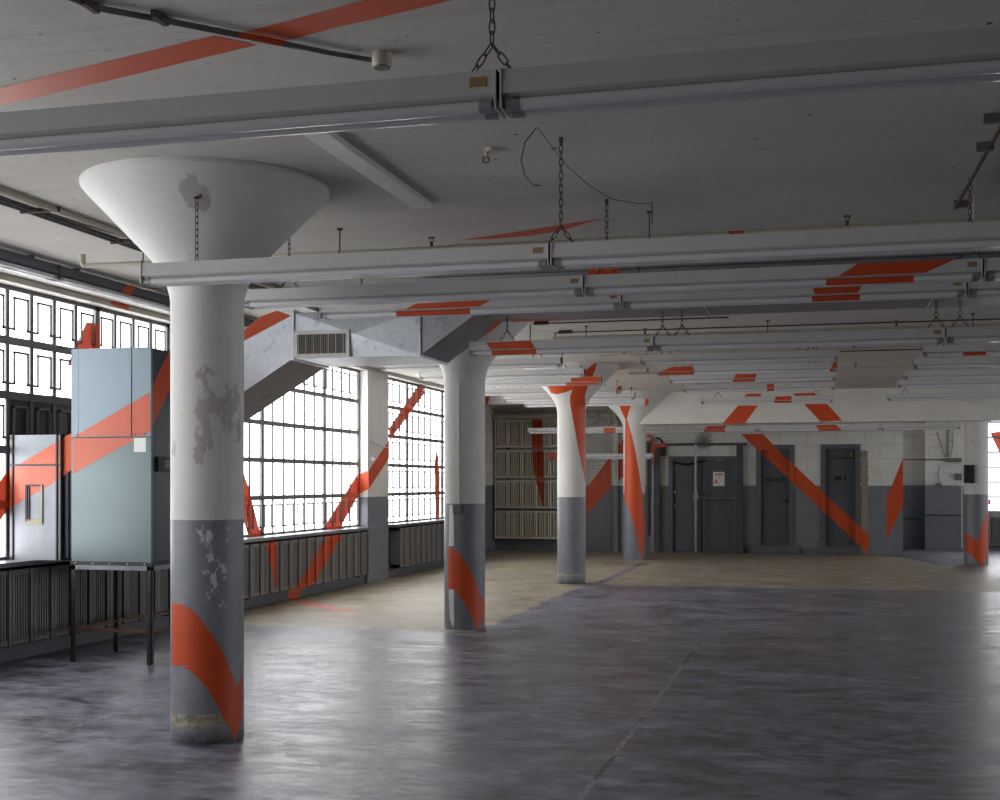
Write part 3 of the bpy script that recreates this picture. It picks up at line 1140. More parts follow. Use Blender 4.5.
for i, (y, kw) in enumerate(LB):
    strip_light(-5.7, -3.25, y, 3.09, 'ceiling strip light above the column line on the window side, %s going back' % ORD[i], 'short rows of strip lights by the window side',
                sticker=False, chains=(-0.9, 0.9), **kw)
MBK = [(15.7, {}), (17.3, dict(hdec=[[(672, 367), (692, 366), (694, 374), (660, 376)], [(834, 360), (841, 360), (841, 370), (831, 370)]], tubes=[(658, 694), (830, 839)])),
       (18.7, dict(hdec=[[(735.5, 374), (757, 373.5), (755.5, 381.5), (734, 382)]], tubes=[(733, 755)])),
       (20.65, dict(hdec=[[(767, 384), (774, 384), (774, 392), (767, 392)]], tubes=[(767, 774)])),
       (23.8, dict(hdec=[[(776, 396.5), (791.5, 396), (791.5, 402), (774.5, 402.5)]], tubes=[(774, 791.5)]))]
for i, (y, kw) in enumerate(MBK):
    strip_light(-2.23, 0.21, y, 3.09, 'ceiling strip light in the middle bank before the white beam, %s going back' % ORD[i], 'middle bank of strip lights',
                sticker=False, chains=(-0.9, 0.9), **kw)
RBK = [(15.5, dict(hdec=[[(964, 353), (986, 352), (984, 356), (962, 357)]], tubes=[(963, 986)])), (17.07, {}), (18.9, {}), (20.5, {}), (23.7, {})]
for i, (y, kw) in enumerate(RBK):
    strip_light(1.14, 1.14 + RW, y, 3.09, 'ceiling strip light in the bank nearest the right edge, %s going back' % ORD[i], 'right bank of strip lights',
                sticker=False, chains=(-0.9, 0.9), **kw)
# row behind the beam, in front of the doors
BR = [(-6.24, -3.76), (-3.76, -1.3), (-1.3, 1.16), (1.16, 2.7)]
BRL = ['low strip light before the wall radiators, with a square orange patch', 'low strip light before the double doors, with an orange patch',
       'low strip light over the two single doors, with an orange patch', 'shorter low strip light before the recess, ending at the right column']
BRD = [dict(hdec=[[(603.5, 428), (615.5, 428), (615.5, 434), (603.5, 434)]], tubes=[(603.5, 615.5)]),
       dict(hdec=[[(707, 426), (727, 426), (724, 432), (704.5, 432)]], tubes=[(704, 725)]),
       dict(hdec=[[(815, 425), (836, 425), (839.5, 431), (818, 431)]], tubes=[(818, 841)]), {}]
for (a, c), lb, kw in zip(BR, BRL, BRD):
    strip_light(a, c, 26.5, 2.67, lb, 'low strip lights behind the white beam', sticker=False, chains=(-0.6, 0.6), **kw)
strip_light(-6.06, -3.62, 27.5, 2.12, 'lowest strip light with a red end, against the wall radiators', 'low strip lights behind the white beam', sticker=False,
            hdec=[[(545, 452), (557.5, 452), (557.5, 457), (545, 457)]], tubes=[(545, 557)], chains=(-0.9, 0.9))
# row along the window wall; dark housing colour stands for their unlit side
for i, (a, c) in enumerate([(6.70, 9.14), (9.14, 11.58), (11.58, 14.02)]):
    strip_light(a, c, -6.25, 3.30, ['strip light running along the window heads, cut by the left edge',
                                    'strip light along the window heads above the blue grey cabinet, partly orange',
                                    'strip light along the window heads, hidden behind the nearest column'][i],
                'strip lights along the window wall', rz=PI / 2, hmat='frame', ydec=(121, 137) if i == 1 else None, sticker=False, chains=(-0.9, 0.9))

# ------------------------------------------------------------------ radiators


def radiator(name, mapf, u0, u1, n, z0, z1, depth, label, group, mat, fins=5):
    t = thing(name, label, 'radiator', mapf((u0 + u1) / 2, z0, 0), group)
    w = (u1 - u0) / n
    for i in range(n):
        a = u0 + i * w
        mb = MB()

        def bx(ua, ub, wa, wb, za, zb):
            mb.hexa([mapf(ua, za, wa), mapf(ub, za, wa), mapf(ub, za, wb), mapf(ua, za, wb),
                     mapf(ua, zb, wa), mapf(ub, zb, wa), mapf(ub, zb, wb), mapf(ua, zb, wb)])
        g = w * 0.02
        bx(a + g, a + w - g, 0.0, depth * 0.92, z1 - 0.05, z1)              # header
        bx(a + g, a + w - g, 0.0, depth * 0.92, z0, z0 + 0.05)
        bx(a + g, a + w * 0.13, depth * 0.3, depth, z0, z1)                 # bright side ribs
        bx(a + w * 0.87, a + w - g, depth * 0.3, depth, z0, z1)
        for k in range(fins):
            c = a + w * (0.2 + 0.6 * (k + 0.5) / fins)
            bx(c - w * 0.033, c + w * 0.033, depth * 0.05, depth * 0.94, z0 + 0.03, z1 - 0.03)
        mb.build('section', [mat], t)
    # brackets / pipe
    p = MB()
    ez = z0 + 0.05
    p.tube([mapf(u0 - 0.03, ez, depth * 0.4), mapf(u1 + 0.03, ez, depth * 0.4)], 0.02, 8)
    for uu in (u0 + 0.3, u1 - 0.3):
        p.hexa([mapf(uu - .02, z0 - 0.03, -0.0), mapf(uu + .02, z0 - 0.03, -0.0), mapf(uu + .02, z0 - 0.03, depth * .8), mapf(uu - .02, z0 - 0.03, depth * .8),
                mapf(uu - .02, z0 + 0.005, -0.0), mapf(uu + .02, z0 + 0.005, -0.0), mapf(uu + .02, z0 + 0.005, depth * .8), mapf(uu - .02, z0 + 0.005, depth * .8)])
    p.build('bracket', ['iron'], t)
    return t


lm = lambda u, z, w: (-7.12 + w, u, z)
RG = 'wall hung radiators under the windows'
radiator('radiator', lm, 7.9, 12.5, 15, 0.17, 0.83, 0.26, 'dark radiator under the window behind the blue grey cabinet and its stand', RG, 'rad')
radiator('radiator', lm, 13.85, 18.28, 15, 0.17, 0.83, 0.26, 'grey radiator under the window with two orange stripes across its fins', RG, 'rad')
radiator('radiator', lm, 19.75, 24.3, 15, 0.17, 0.83, 0.26, 'grey radiator under the farthest side window, beyond the white pier', RG, 'rad')
bk = lambda u, z, w: (u, YB - w, z)
for i in range(4):
    zt = 3.08 - i * 0.715
    radiator('radiator', bk, -7.50, -5.5, 6, zt - 0.66, zt, 0.25,
             'cream radiator on the alcove wall, ' + ['topmost of the stack of four', 'second from the top of the stack', 'third from the top of the stack', 'lowest of the stack, near the floor'][i],
             'stack of cream radiators in the alcove', 'rad_back')
radiator('radiator', lambda u, z, w: (u, YR - w, z), 3.8, 7.1, 10, 0.12, 0.82, 0.2, 'dark radiator under the small lit window at the right edge', 'radiators under the far window', 'rad')

# ------------------------------------------------------------------ air handling unit on its stand
CX0, CX1, CY0, CY1, CZ0, CZ1, CZM = -6.49, -5.70, 9.76, 11.52, 0.90, 2.79, 2.005
t = thing('metal_stand', 'dark angle steel stand under the blue grey cabinet', 'stand', ((CX0 + CX1) / 2, (CY0 + CY1) / 2, 0))
b = MB()
for (x0, x1, y0, y1) in ((CX0, CX1, CY0 - .01, CY0 + .03), (CX0, CX1, CY1 - .04, CY1), (CX0, CX0 + .04, CY0, CY1), (CX1 - .03, CX1 + .01, CY0, CY1)):
    b.box(x0, x1, y0, y1, CZ0 - 0.075, CZ0 - 0.035)
b.build('top_frame', ['bare'], t)
for lx in (CX0, CX1 - 0.035):
    for ly in (CY0 - 0.01, (CY0 + CY1) / 2 - 0.2, CY1 - 0.045):
        l = MB()
        l.box(lx, lx + 0.045, ly, ly + 0.007, 0, CZ0 - 0.035)
        l.box(lx if lx == CX0 else lx + 0.038, (lx + 0.007) if lx == CX0 else lx + 0.045, ly, ly + 0.045, 0, CZ0 - 0.035)
        l.build('leg', ['steel'], t)
b = MB()
b.box(CX0 + .01, CX1 - .01, CY0 + .005, CY0 + .012, 0.275, 0.305)
b.box(CX0 + .02, CX0 + .03, CY0, CY1, 0.275, 0.305)
b.box(CX1 - .03, CX1 - .02, CY0, CY1, 0.275, 0.305)
b.box(CX0 + .01, CX1 - .01, CY1 - .03, CY1 - .02, 0.275, 0.305)
b.build('brace', ['rust'], t)

t = thing('air_handler', 'tall blue grey air cabinet with an orange band, on a steel stand by the window', 'air handler', ((CX0 + CX1) / 2, (CY0 + CY1) / 2, CZ0 - 0.035))
b = MB()
b.box(CX0 + .01, CX1 - .01, CY0 + .02, CY1, CZ0, CZ1 - 0.004)
b.decal([(150, 392), (163, 364), (169.5, 350.5), (176, 337), (176, 376), (171, 387), (150.3, 431)], 0, CX1 - 0.008, 1)
b.build('body', ['cab_side', 'orange'], t, bevel=0.0)
FB = [(73, 437), (79, 433.6), (149.8, 392.2), (150.5, 431.6), (120, 447.4), (73, 474)]


def front_panel(name, xa, xb, za, zb, y, mat, decal_polys):
    p = MB()
    p.box(xa, xb, y, CY0 + .03, za, zb)
    for d in decal_polys:
        if d:
            p.decal(d, 1, y - 0.0015, 1)
    p.build(name, [mat, 'orange_gloss'], t)


y = CY0
xd = CX0 + 0.07
xe = CX0 + 0.60
for (xa, xb, yy, mt) in ((CX0, xd, y, 'cab_up'), (xd + .006, xe, y - 0.006, 'cab_up'), (xe + .006, CX1, y, 'cab_up')):
    zb_, zt_ = CZM, CZ1
    d = clipx(FB, px_of(xa, yy), px_of(xb, yy))
    if d:
        d = clipz(d, 300, py_of((xa + xb) / 2, yy, zb_ + 0.002))
    front_panel('upper_panel', xa, xb, zb_, zt_, yy, mt, [d] if d else [])
d = clipz(FB, py_of((CX0 + CX1) / 2, y, CZM - 0.012), 520)
front_panel('lower_panel', CX0, CX1, CZ0, CZM - 0.01, y, 'cab_low', [d])
b = MB()
for i in range(8):
    x = CX0 + 0.06 + i * (CX1 - CX0 - 0.12) / 7
    b.tube([(x, y - 0.002, CZM + 0.02), (x, y - 0.012, CZM + 0.02)], 0.008, 8)
b.build('screw', ['bare'], t, smooth=True)
b = MB()
b.box(CX0 - .005, CX1 + .012, CY0 - .008, CY1, CZ0 - 0.035, CZ0)
for i in range(5):
    x = CX0 + 0.05 + i * (CX1 - CX0 - 0.1) / 4
    b.tube([(x, CY0 - 0.008, CZ0 - 0.017), (x, CY0 - 0.016, CZ0 - 0.017)], 0.010, 8, 1)
b.build('base_rail', ['steel', 'bare'], t)
b = MB()
a0, a1 = hit(134, 452, 1, y - .002), hit(146, 437, 1, y - .002)
b.box(a0.x, a1.x, y - 0.003, y, a0.z, CZM - 0.012)
b.build('paper_notice', ['paper'], t)
b = MB()
g0, g1 = hit(156.5, 471.5, 0, CX1), hit(176, 455.5, 0, CX1)
b.box(CX1 - .01, CX1 + .02, g0.y, g1.y, g0.z, 1.83, 0)
b.box(CX1 - .01, CX1 + .024, g0.y + .1, g1.y - .06, g0.z + .03, 1.80, 1)
b.build('gauge_frame', ['steel', 'louvre'], t)
for k in range(2):
    b = MB()
    b.box(CX1 - .01, CX1 + .003, CY0 + .58 + k * .55, CY0 + .60 + k * .55, CZ0, CZM)
    b.build('side_seam', ['steel'], t)

# intake box between window and cabinet
t = thing('intake_duct', 'silvery sheet metal intake box joining the window to the blue grey cabinet', 'duct', (-6.88, 10.2, 0.9))
BX0, BX1 = -7.14, -6.61
BY0 = CY0 + 0.02
IB = [(8, 470), (20.4, 463.6), (55, 443), (62.4, 437.8), (72, 434), (72, 469), (67, 471.4), (60.6, 478), (48, 486.4), (29.4, 496.6), (15.6, 504.4), (8, 509)]
b = MB()
b.box(BX0, BX1, BY0, CY0 + 1.0, 0.90, 2.03)
pa, pb = px_of(BX0, BY0), px_of(BX1, BY0)
ib = [(8, 470), (20.4, 463.6), (55, 443), (62.4, 437.8), (72, 433), (72, 469.5), (60.6, 478), (48, 486.4), (29.4, 496.6), (15.6, 504.4), (8, 509)]
d = clipx(ib, pa, pb)
# concave lower edge is nearly straight, so one patch serves
b.decal(d, 1, BY0 - 0.0015, 1)
b.build('box', ['galv_pale', 'orange_gloss'], t)
b = MB()
xm_ = BX1 + 0.10
for i in range(4):
    xa = BX1 + 0.0 + i * 0.03
    b.box(xa, xa + 0.03, BY0 + (0.02 if i % 2 else 0.035), CY0 + 0.98, 0.92, 2.03)
d = clipx(ib, px_of(BX1, BY0), px_of(BX1 + 0.12, BY0))
if d:
    b.decal(d, 1, BY0 + 0.018, 1)
b.build('flexible_collar', ['canvas', 'orange'], t)
b = MB()
for xx in (BX0 + 0.03, BX1 - 0.045, BX1 - 0.005):
    b.box(xx, xx + 0.012, BY0 - 0.014, CY0 + 0.9, 0.90, 2.035)
zz_ = hit(40, 465, 1, BY0).z
b.box(BX0, BX1, BY0 - 0.01, BY0, zz_ - 0.008, zz_ + 0.008)
b.build('flange', ['steel'], t)
b = MB()
q0, q1 = hit(27, 521, 1, BY0), hit(43, 485, 1, BY0)
zb_, zt_ = q0.z, q1.z
b.box(q0.x - .012, q0.x + .008, BY0 - 0.012, BY0, zb_, zt_, 1)
b.box(q0.x + .02, q0.x + .03, BY0 - 0.012, BY0, zb_, zt_, 1)
b.box(q1.x - .02, q1.x, BY0 - 0.012, BY0, zb_ - .03, zt_, 0)
b.box(q0.x - .012, q1.x, BY0 - 0.010, BY0, zb_ - .03, zb_ + .015, 0)
b.box(q0.x - .012, q1.x, BY0 - 0.010, BY0, zt_ - .012, zt_ + .004, 1)
b.build('access_door', ['tape', 'steel'], t)

# ------------------------------------------------------------------ overhead duct
DY0, DY1 = 10.64, 11.46
t = thing('air_duct', 'galvanised overhead air duct with a vent grille, climbing from the cabinet to the ceiling', 'duct', (-4.1, 11.05, 2.75))
prof_low = [(-5.72, 2.16), (-4.78, 2.73), (-4.74, 2.745)]
prof_top = [(-5.72, 2.72), (-5.45, 2.90), (-5.2, 3.06), (-5.0, 3.16), (-4.9, 3.20), (-4.74, 3.18)]
b = MB()
poly = [(x, DY0, z) for x, z in prof_low] + [(x, DY0, z) for x, z in reversed(prof_top)]
b.prism(poly, (0, DY1 - DY0, 0))
for i, m_ in enumerate(b.m):
    pass
# underside gets the darker sheet, its shade put into the colour
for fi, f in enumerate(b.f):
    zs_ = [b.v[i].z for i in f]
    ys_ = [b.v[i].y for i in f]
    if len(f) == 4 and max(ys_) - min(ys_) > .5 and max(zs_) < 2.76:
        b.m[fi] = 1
b.decal([(236, 338), (244, 330), (260.8, 316.4), (276.8, 310.6), (291.5, 315.6), (244, 341), (236, 346)], 1, DY0 - 0.0015, 2)
b.build('sloping_section', ['galv', 'galv_dark', 'orange'], t)
# register section with cross-broken front panel
X0, X1, Z0_, Z1_ = -4.74, -3.51, 2.745, 3.17
b = MB()
ctr = Vector(((X0 + X1) / 2, DY0 - 0.030, (Z0_ + Z1_) / 2))
c4 = [Vector((X0, DY0, Z0_)), Vector((X1, DY0, Z0_)), Vector((X1, DY0, Z1_)), Vector((X0, DY0, Z1_))]
for i in range(4):
    b.face([c4[i], c4[(i + 1) % 4], ctr], 0)
b.face([(X0, DY0, Z0_), (X0, DY1, Z0_), (X1, DY1, Z0_), (X1, DY0, Z0_)])
b.face([(X0, DY0, Z1_), (X1, DY0, Z1_), (X1, DY1, Z1_), (X0, DY1, Z1_)])
b.face([(X0, DY1, Z0_), (X0, DY1, Z1_), (X1, DY1, Z1_), (X1, DY1, Z0_)])
b.build('level_section', ['galv'], t)
for xx in (X0, X1):
    MB().box(xx - 0.012, xx + 0.012, DY0 - 0.02, DY1 + 0.02, Z0_ - 0.012, Z1_ + 0.03).build('seam', ['galv'], t)
# rising section and ceiling run
XA, XB = -3.51, -2.95
ZB2, ZT2 = 3.13, 3.44
b = MB()
b.prism([(XA, DY0, Z0_), (XB, DY0, ZB2), (XB + .1, DY0, ZB2 + .01), (XB + .1, DY0, ZT2), (XA, DY0, ZT2)], (0, DY1 - DY0, 0))
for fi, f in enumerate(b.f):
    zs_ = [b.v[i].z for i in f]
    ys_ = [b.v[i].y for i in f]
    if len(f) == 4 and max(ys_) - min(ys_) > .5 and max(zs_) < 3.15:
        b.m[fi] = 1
p0 = Vector((XA, DY1, Z0_))
p1 = Vector((XB, DY1, ZB2))
dn = Vector((0.56, 0, -0.83)) * 0.002
e = lambda f, w: Vector((XA + (XB - XA) * f, DY1 - w, Z0_ + (ZB2 - Z0_) * f)) + dn
b.face([e(0.62, 0.0), e(0.98, 0.22), e(1.0, 0.0)], 2)
b.build('rising_section', ['galv_dark', 'galv_dark', 'orange'], t)
b = MB()
b.box(XB + .1, 5.5, DY0, DY1, ZB2, ZT2)
b.decal([(588, 277), (590, 266), (617.5, 265.5), (622.5, 275.5)], 1, DY0 - 0.0015, 1)
b.face([(XB + .1, DY1 - .25, ZB2 - .0015), (XB + .1, DY1, ZB2 - .0015), (XB + .75, DY1, ZB2 - .0015)], 1)
for xx in (-1.0, 0.9, 2.8):
    b.box(xx - 0.015, xx + 0.015, DY0 - 0.012, DY1 + 0.012, ZB2 - 0.012, ZT2 + .004)
b.build('ceiling_run', ['galv_dark', 'orange'], t)
# vent grille
gx0, gx1 = hit(294, 345, 1, DY0 - .05).x, hit(349, 345, 1, DY0 - .05).x
gz1, gz0 = hit(320, 330.5, 1, DY0 - .05).z, hit(320, 357, 1, DY0 - .05).z
gr = MB()
fw = 0.032
yb = DY0 - 0.048
gr.box(gx0, gx1, yb, DY0 - .004, gz1 - fw, gz1)
gr.box(gx0, gx1, yb, DY0 - .004, gz0, gz0 + fw)
gr.box(gx0, gx0 + fw, yb, DY0 - .004, gz0 + fw, gz1 - fw)
gr.box(gx1 - fw, gx1, yb, DY0 - .004, gz0 + fw, gz1 - fw)
gr.box(gx0 + fw, gx1 - fw, DY0 - 0.036, DY0 - 0.006, gz0 + fw, gz1 - fw, 1)
n = 26
for i in range(n):
    x = gx0 + fw + (gx1 - gx0 - 2 * fw) * (i + 0.5) / n
    a = 0.006 if i % 4 else 0.0
    gr.hexa([(x - .0025 + a, yb + .002, gz0 + fw), (x + .0025 + a, yb + .002, gz0 + fw), (x + .0025 - a, yb + .011, gz0 + fw), (x - .0025 - a, yb + .011, gz0 + fw),
             (x - .0025 + a, yb + .002, gz1 - fw), (x + .0025 + a, yb + .002, gz1 - fw), (x + .0025 - a, yb + .011, gz1 - fw), (x - .0025 - a, yb + .011, gz1 - fw)], 0 if i % 4 == 0 else 2)
o = gr.build('vent_grille', ['grille', 'void', 'louvre'], t)
o['label'] = 'white framed vent grille with vertical louvres'

# ------------------------------------------------------------------ pipes, conduits, small ceiling things


def sprinkler(y, z, x0, x1, label, heads, rods, elbow=False, red=()):
    t = thing('sprinkler_pipe', label, 'pipe', ((x0 + x1) / 2, y, z), 'sprinkler pipes under the ceiling')
    b = MB()
    path = [(x0, y, z), ((x0 + x1) / 2, y, z), (x1, y, z)]
    b.tube(path, 0.017, 10)
    if elbow:
        b.tube([(x0, y, z), (x0 - .02, y, z + .02), (x0 - .02, y, z + .09)], 0.022, 10)
    for pa, pb in red:
        b.tube([(hit(pa, 230, 1, y).x, y, z), (hit(pb, 230, 1, y).x, y, z)], 0.0178, 10, 1)
    b.build('pipe', ['pipe', 'orange'], t, smooth=True)
    for hx in heads:
        h = MB()
        h.tube([(hx, y, z + .015), (hx, y, z + .05)], 0.012, 8)
        h.tube([(hx - .014, y, z + .05), (hx - .014, y, z + .075)], 0.003, 6)
        h.tube([(hx + .014, y, z + .05), (hx + .014, y, z + .075)], 0.003, 6)
        h.tube([(hx, y, z + .075), (hx, y, z + .08)], 0.024, 10)
        h.build('sprinkler_head', ['iron'], t, smooth=True)
    for hx in rods:
        h = MB()
        h.tube([(hx, y, z + .012), (hx, y, H)], 0.005, 6)
        h.tube([(hx, y, H - .012), (hx, y, H)], 0.022, 8)
        h.tube([(hx - 0.0, y + .021 * math.cos(k * PI / 4), z + .021 * math.sin(k * PI / 4)) for k in range(8)], 0.004, 5, closed=True)
        h.build('hanger_rod', ['iron'], t, smooth=True)
    return t


sprinkler(8.45, 3.27, -5.5, 4.5, 'cream sprinkler pipe nearest the viewer, ending in an elbow beside the nearest column', [-2.70, 0.16, 2.6], [-5.0, -3.4, -1.14, 2.2, 3.6], True, [(729, 744)])
sprinkler(14.45, 3.32, -3.1, 6.5, 'cream sprinkler pipe beyond the overhead duct, second from the viewer', [-2.0, 0.8], [-2.7, -0.6, 1.6])
sprinkler(16.7, 3.33, -3.0, 6.0, 'cream sprinkler pipe over the middle bank of lights, third from the viewer', [-2.6, 0.4], [-2.3, -0.3, 1.5])
sprinkler(19.8, 3.35, -3.0, 6.0, 'cream sprinkler pipe deep in the hall, farthest of the four', [-2.7, 0.5], [-2.4, -0.2])

b = MB()
pts = [hit(x, y_, 2, H - .02) for x, y_ in [(40, -14), (90, 6), (160, 19), (236, 34), (282, 43), (330, 53), (372, 60)]]
t = thing('ceiling_conduit', 'dark conduit curving across the ceiling to a round junction box, top left', 'conduit', pts[3])
b.tube(pts, 0.011, 8)
b.tube([p + Vector((0.0, 0.035, 0)) for p in pts[:5]] + [pts[5]], 0.006, 6)
seg = [hit(x, y_, 2, H - .021) for x, y_ in [(238, 34.4), (260, 38.5), (282, 43)]]
b.tube(seg, 0.0125, 8, 1)
b.build('conduit', ['conduit', 'orange'], t, smooth=True)
for i in (1, 2):
    c = pts[i]
    MB().box(c.x - .012, c.x + .012, c.y - .05, c.y + .05, c.z - .012, H).build('clip', ['iron'], t)
c = hit(382, 60, 2, H - .03)
b = MB()
b.rev([(0.040, c.z - 0.03), (0.043, c.z - 0.025), (0.043, H)], c.x, c.y, 20)
b.rev([(0.036, c.z - 0.036), (0.038, c.z - 0.029)], c.x, c.y, 20, 1)
b.build('junction_box', ['pipe', 'conduit'], t, smooth=True)

# surface cover strip on the ceiling
a0, a1 = hit(316, 131, 2, H - .03), hit(420, 208, 2, H - .03)
b = MB()
xx = (a0.x + a1.x) / 2
b.box(xx - 0.07, xx + 0.07, 5.55, a1.y, H - 0.035, H)
tag(b.build('ceiling_raceway', ['white'], bevel=0.006), 'flat painted cover strip on the ceiling behind the nearest row of lights', 'raceway')

# conduit bundle over the window aisle
t = thing('conduit_bundle', 'bundle of thin conduits running along the ceiling behind the nearest column', 'conduit', (-5.1, 7.5, H))
for i, (x, r, mt) in enumerate(((-5.22, 0.012, 'conduit'), (-5.17, 0.011, 'conduit'), (-5.08, 0.006, 'black'), (-4.98, 0.020, 'pipe'))):
    b = MB()
    pp = []
    for k in range(17):
        yk = 4.5 + k * 0.55
        pp.append((x + (0.02 * math.sin(k * 1.1) if r < 0.01 else 0), yk, H - r - 0.001 - (0.012 * abs(math.sin(k * .9)) if r < .01 else 0)))
    b.tube(pp, r, 8)
    b.build('conduit', [mt], t, smooth=True)
for yk in (5.6, 7.3, 8.4, 9.6):
    MB().box(-5.25, -4.95, yk, yk + .02, H - .03, H).build('clip', ['iron'], t)

c = hit(492, 152, 2, H - .02)
t = thing('ceiling_bracket', 'small cream lamp hook plate on the bare ceiling, middle of the view', 'bracket', (c.x, c.y, H))
b = MB()
b.tube([(c.x, c.y, H - .02), (c.x, c.y, H)], 0.035, 12)
b.tube([(c.x - .03, c.y - .01, H - .045), (c.x - .03, c.y - .01, H)], 0.012, 8)
b.build('plate', ['pipe'], t, smooth=True)
b = MB()
b.tube([(c.x - .035 + .018 * math.cos(k * PI / 5), c.y, H - .06 + .018 * math.sin(k * PI / 5)) for k in range(10)], 0.004, 5, closed=True)
b.build('hook', ['iron'], t, smooth=True)

# loose wires
pts2 = [hit(x, y_, 1, 6.3) for x, y_ in [(537, 117), (537, 127), (525, 142), (521, 160), (525, 176), (534, 186), (540, 185)]]
b = MB()
b.tube(pts2, 0.003, 6)
pts3 = [hit(x, y_, 1, 6.3) for x, y_ in [(537, 126), (552, 147), (567, 166), (590, 186), (612, 199), (640, 204), (652, 203)]]
b.tube(pts3, 0.0022, 6)
b.tube([hit(537, 117, 1, 6.3), Vector((hit(537, 117, 1, 6.3).x, 6.3, H))], 0.004, 6)
b.tube([hit(652, 203, 1, 6.3), hit(652, 225, 1, 6.45)], 0.003, 6)
tag(b.build('loose_wire', ['iron'], smooth=True), 'thin loose wire looping down from the ceiling behind the nearest row of lights', 'wire')
cw = MB()
pc = [hit(x, y_, 0, XL + .012) for x, y_ in [(369, 440), (374, 442.5), (381, 446), (386, 447.5), (390, 446)]]
cw.tube(pc, 0.007, 6)
tag(cw.build('loose_wire', ['white'], smooth=True), 'white wire sagging across the pier between the two side windows', 'wire')
cw = MB()
cw.tube([hit(372, 459, 0, XL), hit(372, 459, 0, XL + 0.03)], 0.04, 12)
tag(cw.build('wall_socket', ['white'], smooth=True), 'small round white socket on the pier between the side windows', 'socket')

# black conduit runs with boxes on the far ceiling
for i, (y, x0, x1, lab) in enumerate(((13.9, -3.25, -1.0, 'dark conduit with a small box, just past the duct and above the shorter strip light'),
                                      (14.8, -3.15, 3.8, 'long dark conduit with a box, crossing the ceiling past the overhead duct'),
                                      (17.9, -0.1, 2.4, 'dark conduit between the middle and right banks of lights'))):
    t = thing('ceiling_conduit', lab, 'conduit', ((x0 + x1) / 2, y, H - .03), 'dark conduits on the far ceiling')
    b = MB()
    b.tube([(x0, y, H - .24), (x0, y, H - .03), (x0 + .03, y, H - .025), (x1, y, H - .025)], 0.008, 8)
    b.build('conduit', ['iron'], t, smooth=True)
    MB().box(x0 + .05, x0 + .21, y - .03, y + .03, H - .038, H).build('junction_box', ['iron'], t)

# rods and bracket, upper right
t = thing('pipe_bracket', 'dark bracket with a slanting brace under the ceiling, upper right', 'bracket', hit(985, 150, 2, H))
b = MB()
p_ = [hit(998, 130, 1, 7.4), hit(955, 209, 1, 7.4)]
q0 = hit(1003, 126, 2, H - .02)
b.tube([hit(1005, 120, 2, H - .02), hit(955, 208, 2, H - .05)], 0.012, 8)
b.build('brace', ['iron'], t, smooth=True)
for (x, y_) in ((993, 120), (985, 148), (961, 205)):
    c = hit(x, y_, 2, H - .03)
    MB().box(c.x - .045, c.x + .045, c.y - .02, c.y + .02, H - .045, H).build('clamp', ['conduit'], t)
c = hit(974, 200, 2, H - .03)
MB().tube([(c.x, c.y, H), (c.x, c.y, H - .24)], 0.008, 8).build('rod', ['pipe'], t, smooth=True)

# ------------------------------------------------------------------ back wall: doors and fittings


def door(name, d, leaf_mats, px_band=None, frame_w=0.12, inset=0.12):
    t = bpy.data.objects.new(name, None)
    COL.objects.link(t)
    t.location = ((d[0] + d[1]) / 2, YB, d[2])
    LOCS[t.name] = Vector(t.location)
    t['kind'] = 'structure'
    fr = MB()
    y0 = YB - 0.03
    fr.box(d[0] - .03, d[0] + frame_w, y0, YB + .2, d[2], d[3] + .03)
    fr.box(d[1] - frame_w, d[1] + .03, y0, YB + .2, d[2], d[3] + .03)
    fr.box(d[0] + frame_w, d[1] - frame_w, y0, YB + .2, d[3] - frame_w, d[3] + .03)
    if px_band:
        yt, yh = py_of(d[0], y0, d[3] + .03), py_of(d[0], y0, d[3] - frame_w)
        for xa, xb, ya, yb_ in ((d[0] - .03, d[0] + frame_w, yt, 600), (d[0] + frame_w, d[1] - frame_w, yt, yh), (d[1] - frame_w, d[1] + .03, yt, 600)):
            q = clipx(px_band, px_of(xa, y0), px_of(xb, y0))
            q = clipz(q, ya, yb_) if q else None
            if q:
                fr.decal(q, 1, y0 - .0015, 1)
    fr.build('door_frame', ['frame', 'orange'], t)
    return t


def leaf(t, xa, xb, za, zb, y, band=None, panel=True, mat='door'):
    b = MB()
    b.box(xa, xb, y, y + .05, za, zb)
    if panel:
        w = 0.11
        # raised stiles and rails leave a sunk panel
        for (a, c, e_, f) in ((xa, xa + w, za, zb), (xb - w, xb, za, zb), (xa + w, xb - w, zb - w * 1.3, zb), (xa + w, xb - w, za, za + w * 2.6), (xa + w, xb - w, za + .52, za + .56)):
            b.box(a, c, y - .012, y + .001, e_, f)
    if band:
        q = clipx(band, px_of(xa, y), px_of(xb, y))
        q = clipz(q, py_of(xa, y, zb), 600) if q else None
        if q:
            b.decal(q, 1, y - .0135 if panel else y - .0015, 1)
    return b.build('door_leaf', [mat, 'orange'], t)


def text(s, size, loc, mat, parent, name='lettering'):
    cu = bpy.data.curves.new(name, 'FONT')
    cu.body = s
    cu.size = size
    cu.align_x = 'CENTER'
    cu.align_y = 'CENTER'
    cu.extrude = 0.001
    cu.offset = size * 0.03
    tmp = bpy.data.objects.new(name, cu)
    COL.objects.link(tmp)
    bpy.context.view_layer.update()
    dg = bpy.context.evaluated_depsgraph_get()
    me = bpy.data.meshes.new_from_object(tmp.evaluated_get(dg))
    bpy.data.objects.remove(tmp)
    me.transform(Matrix.Rotation(PI / 2, 4, 'X'))
    me.transform(Matrix.Translation(Vector(loc) - LOCS[parent.name]))
    me.materials.clear()
    me.materials.append(M[mat])
    o = bpy.data.objects.new(name, me)
    COL.objects.link(o)
    o.parent = parent
    return o


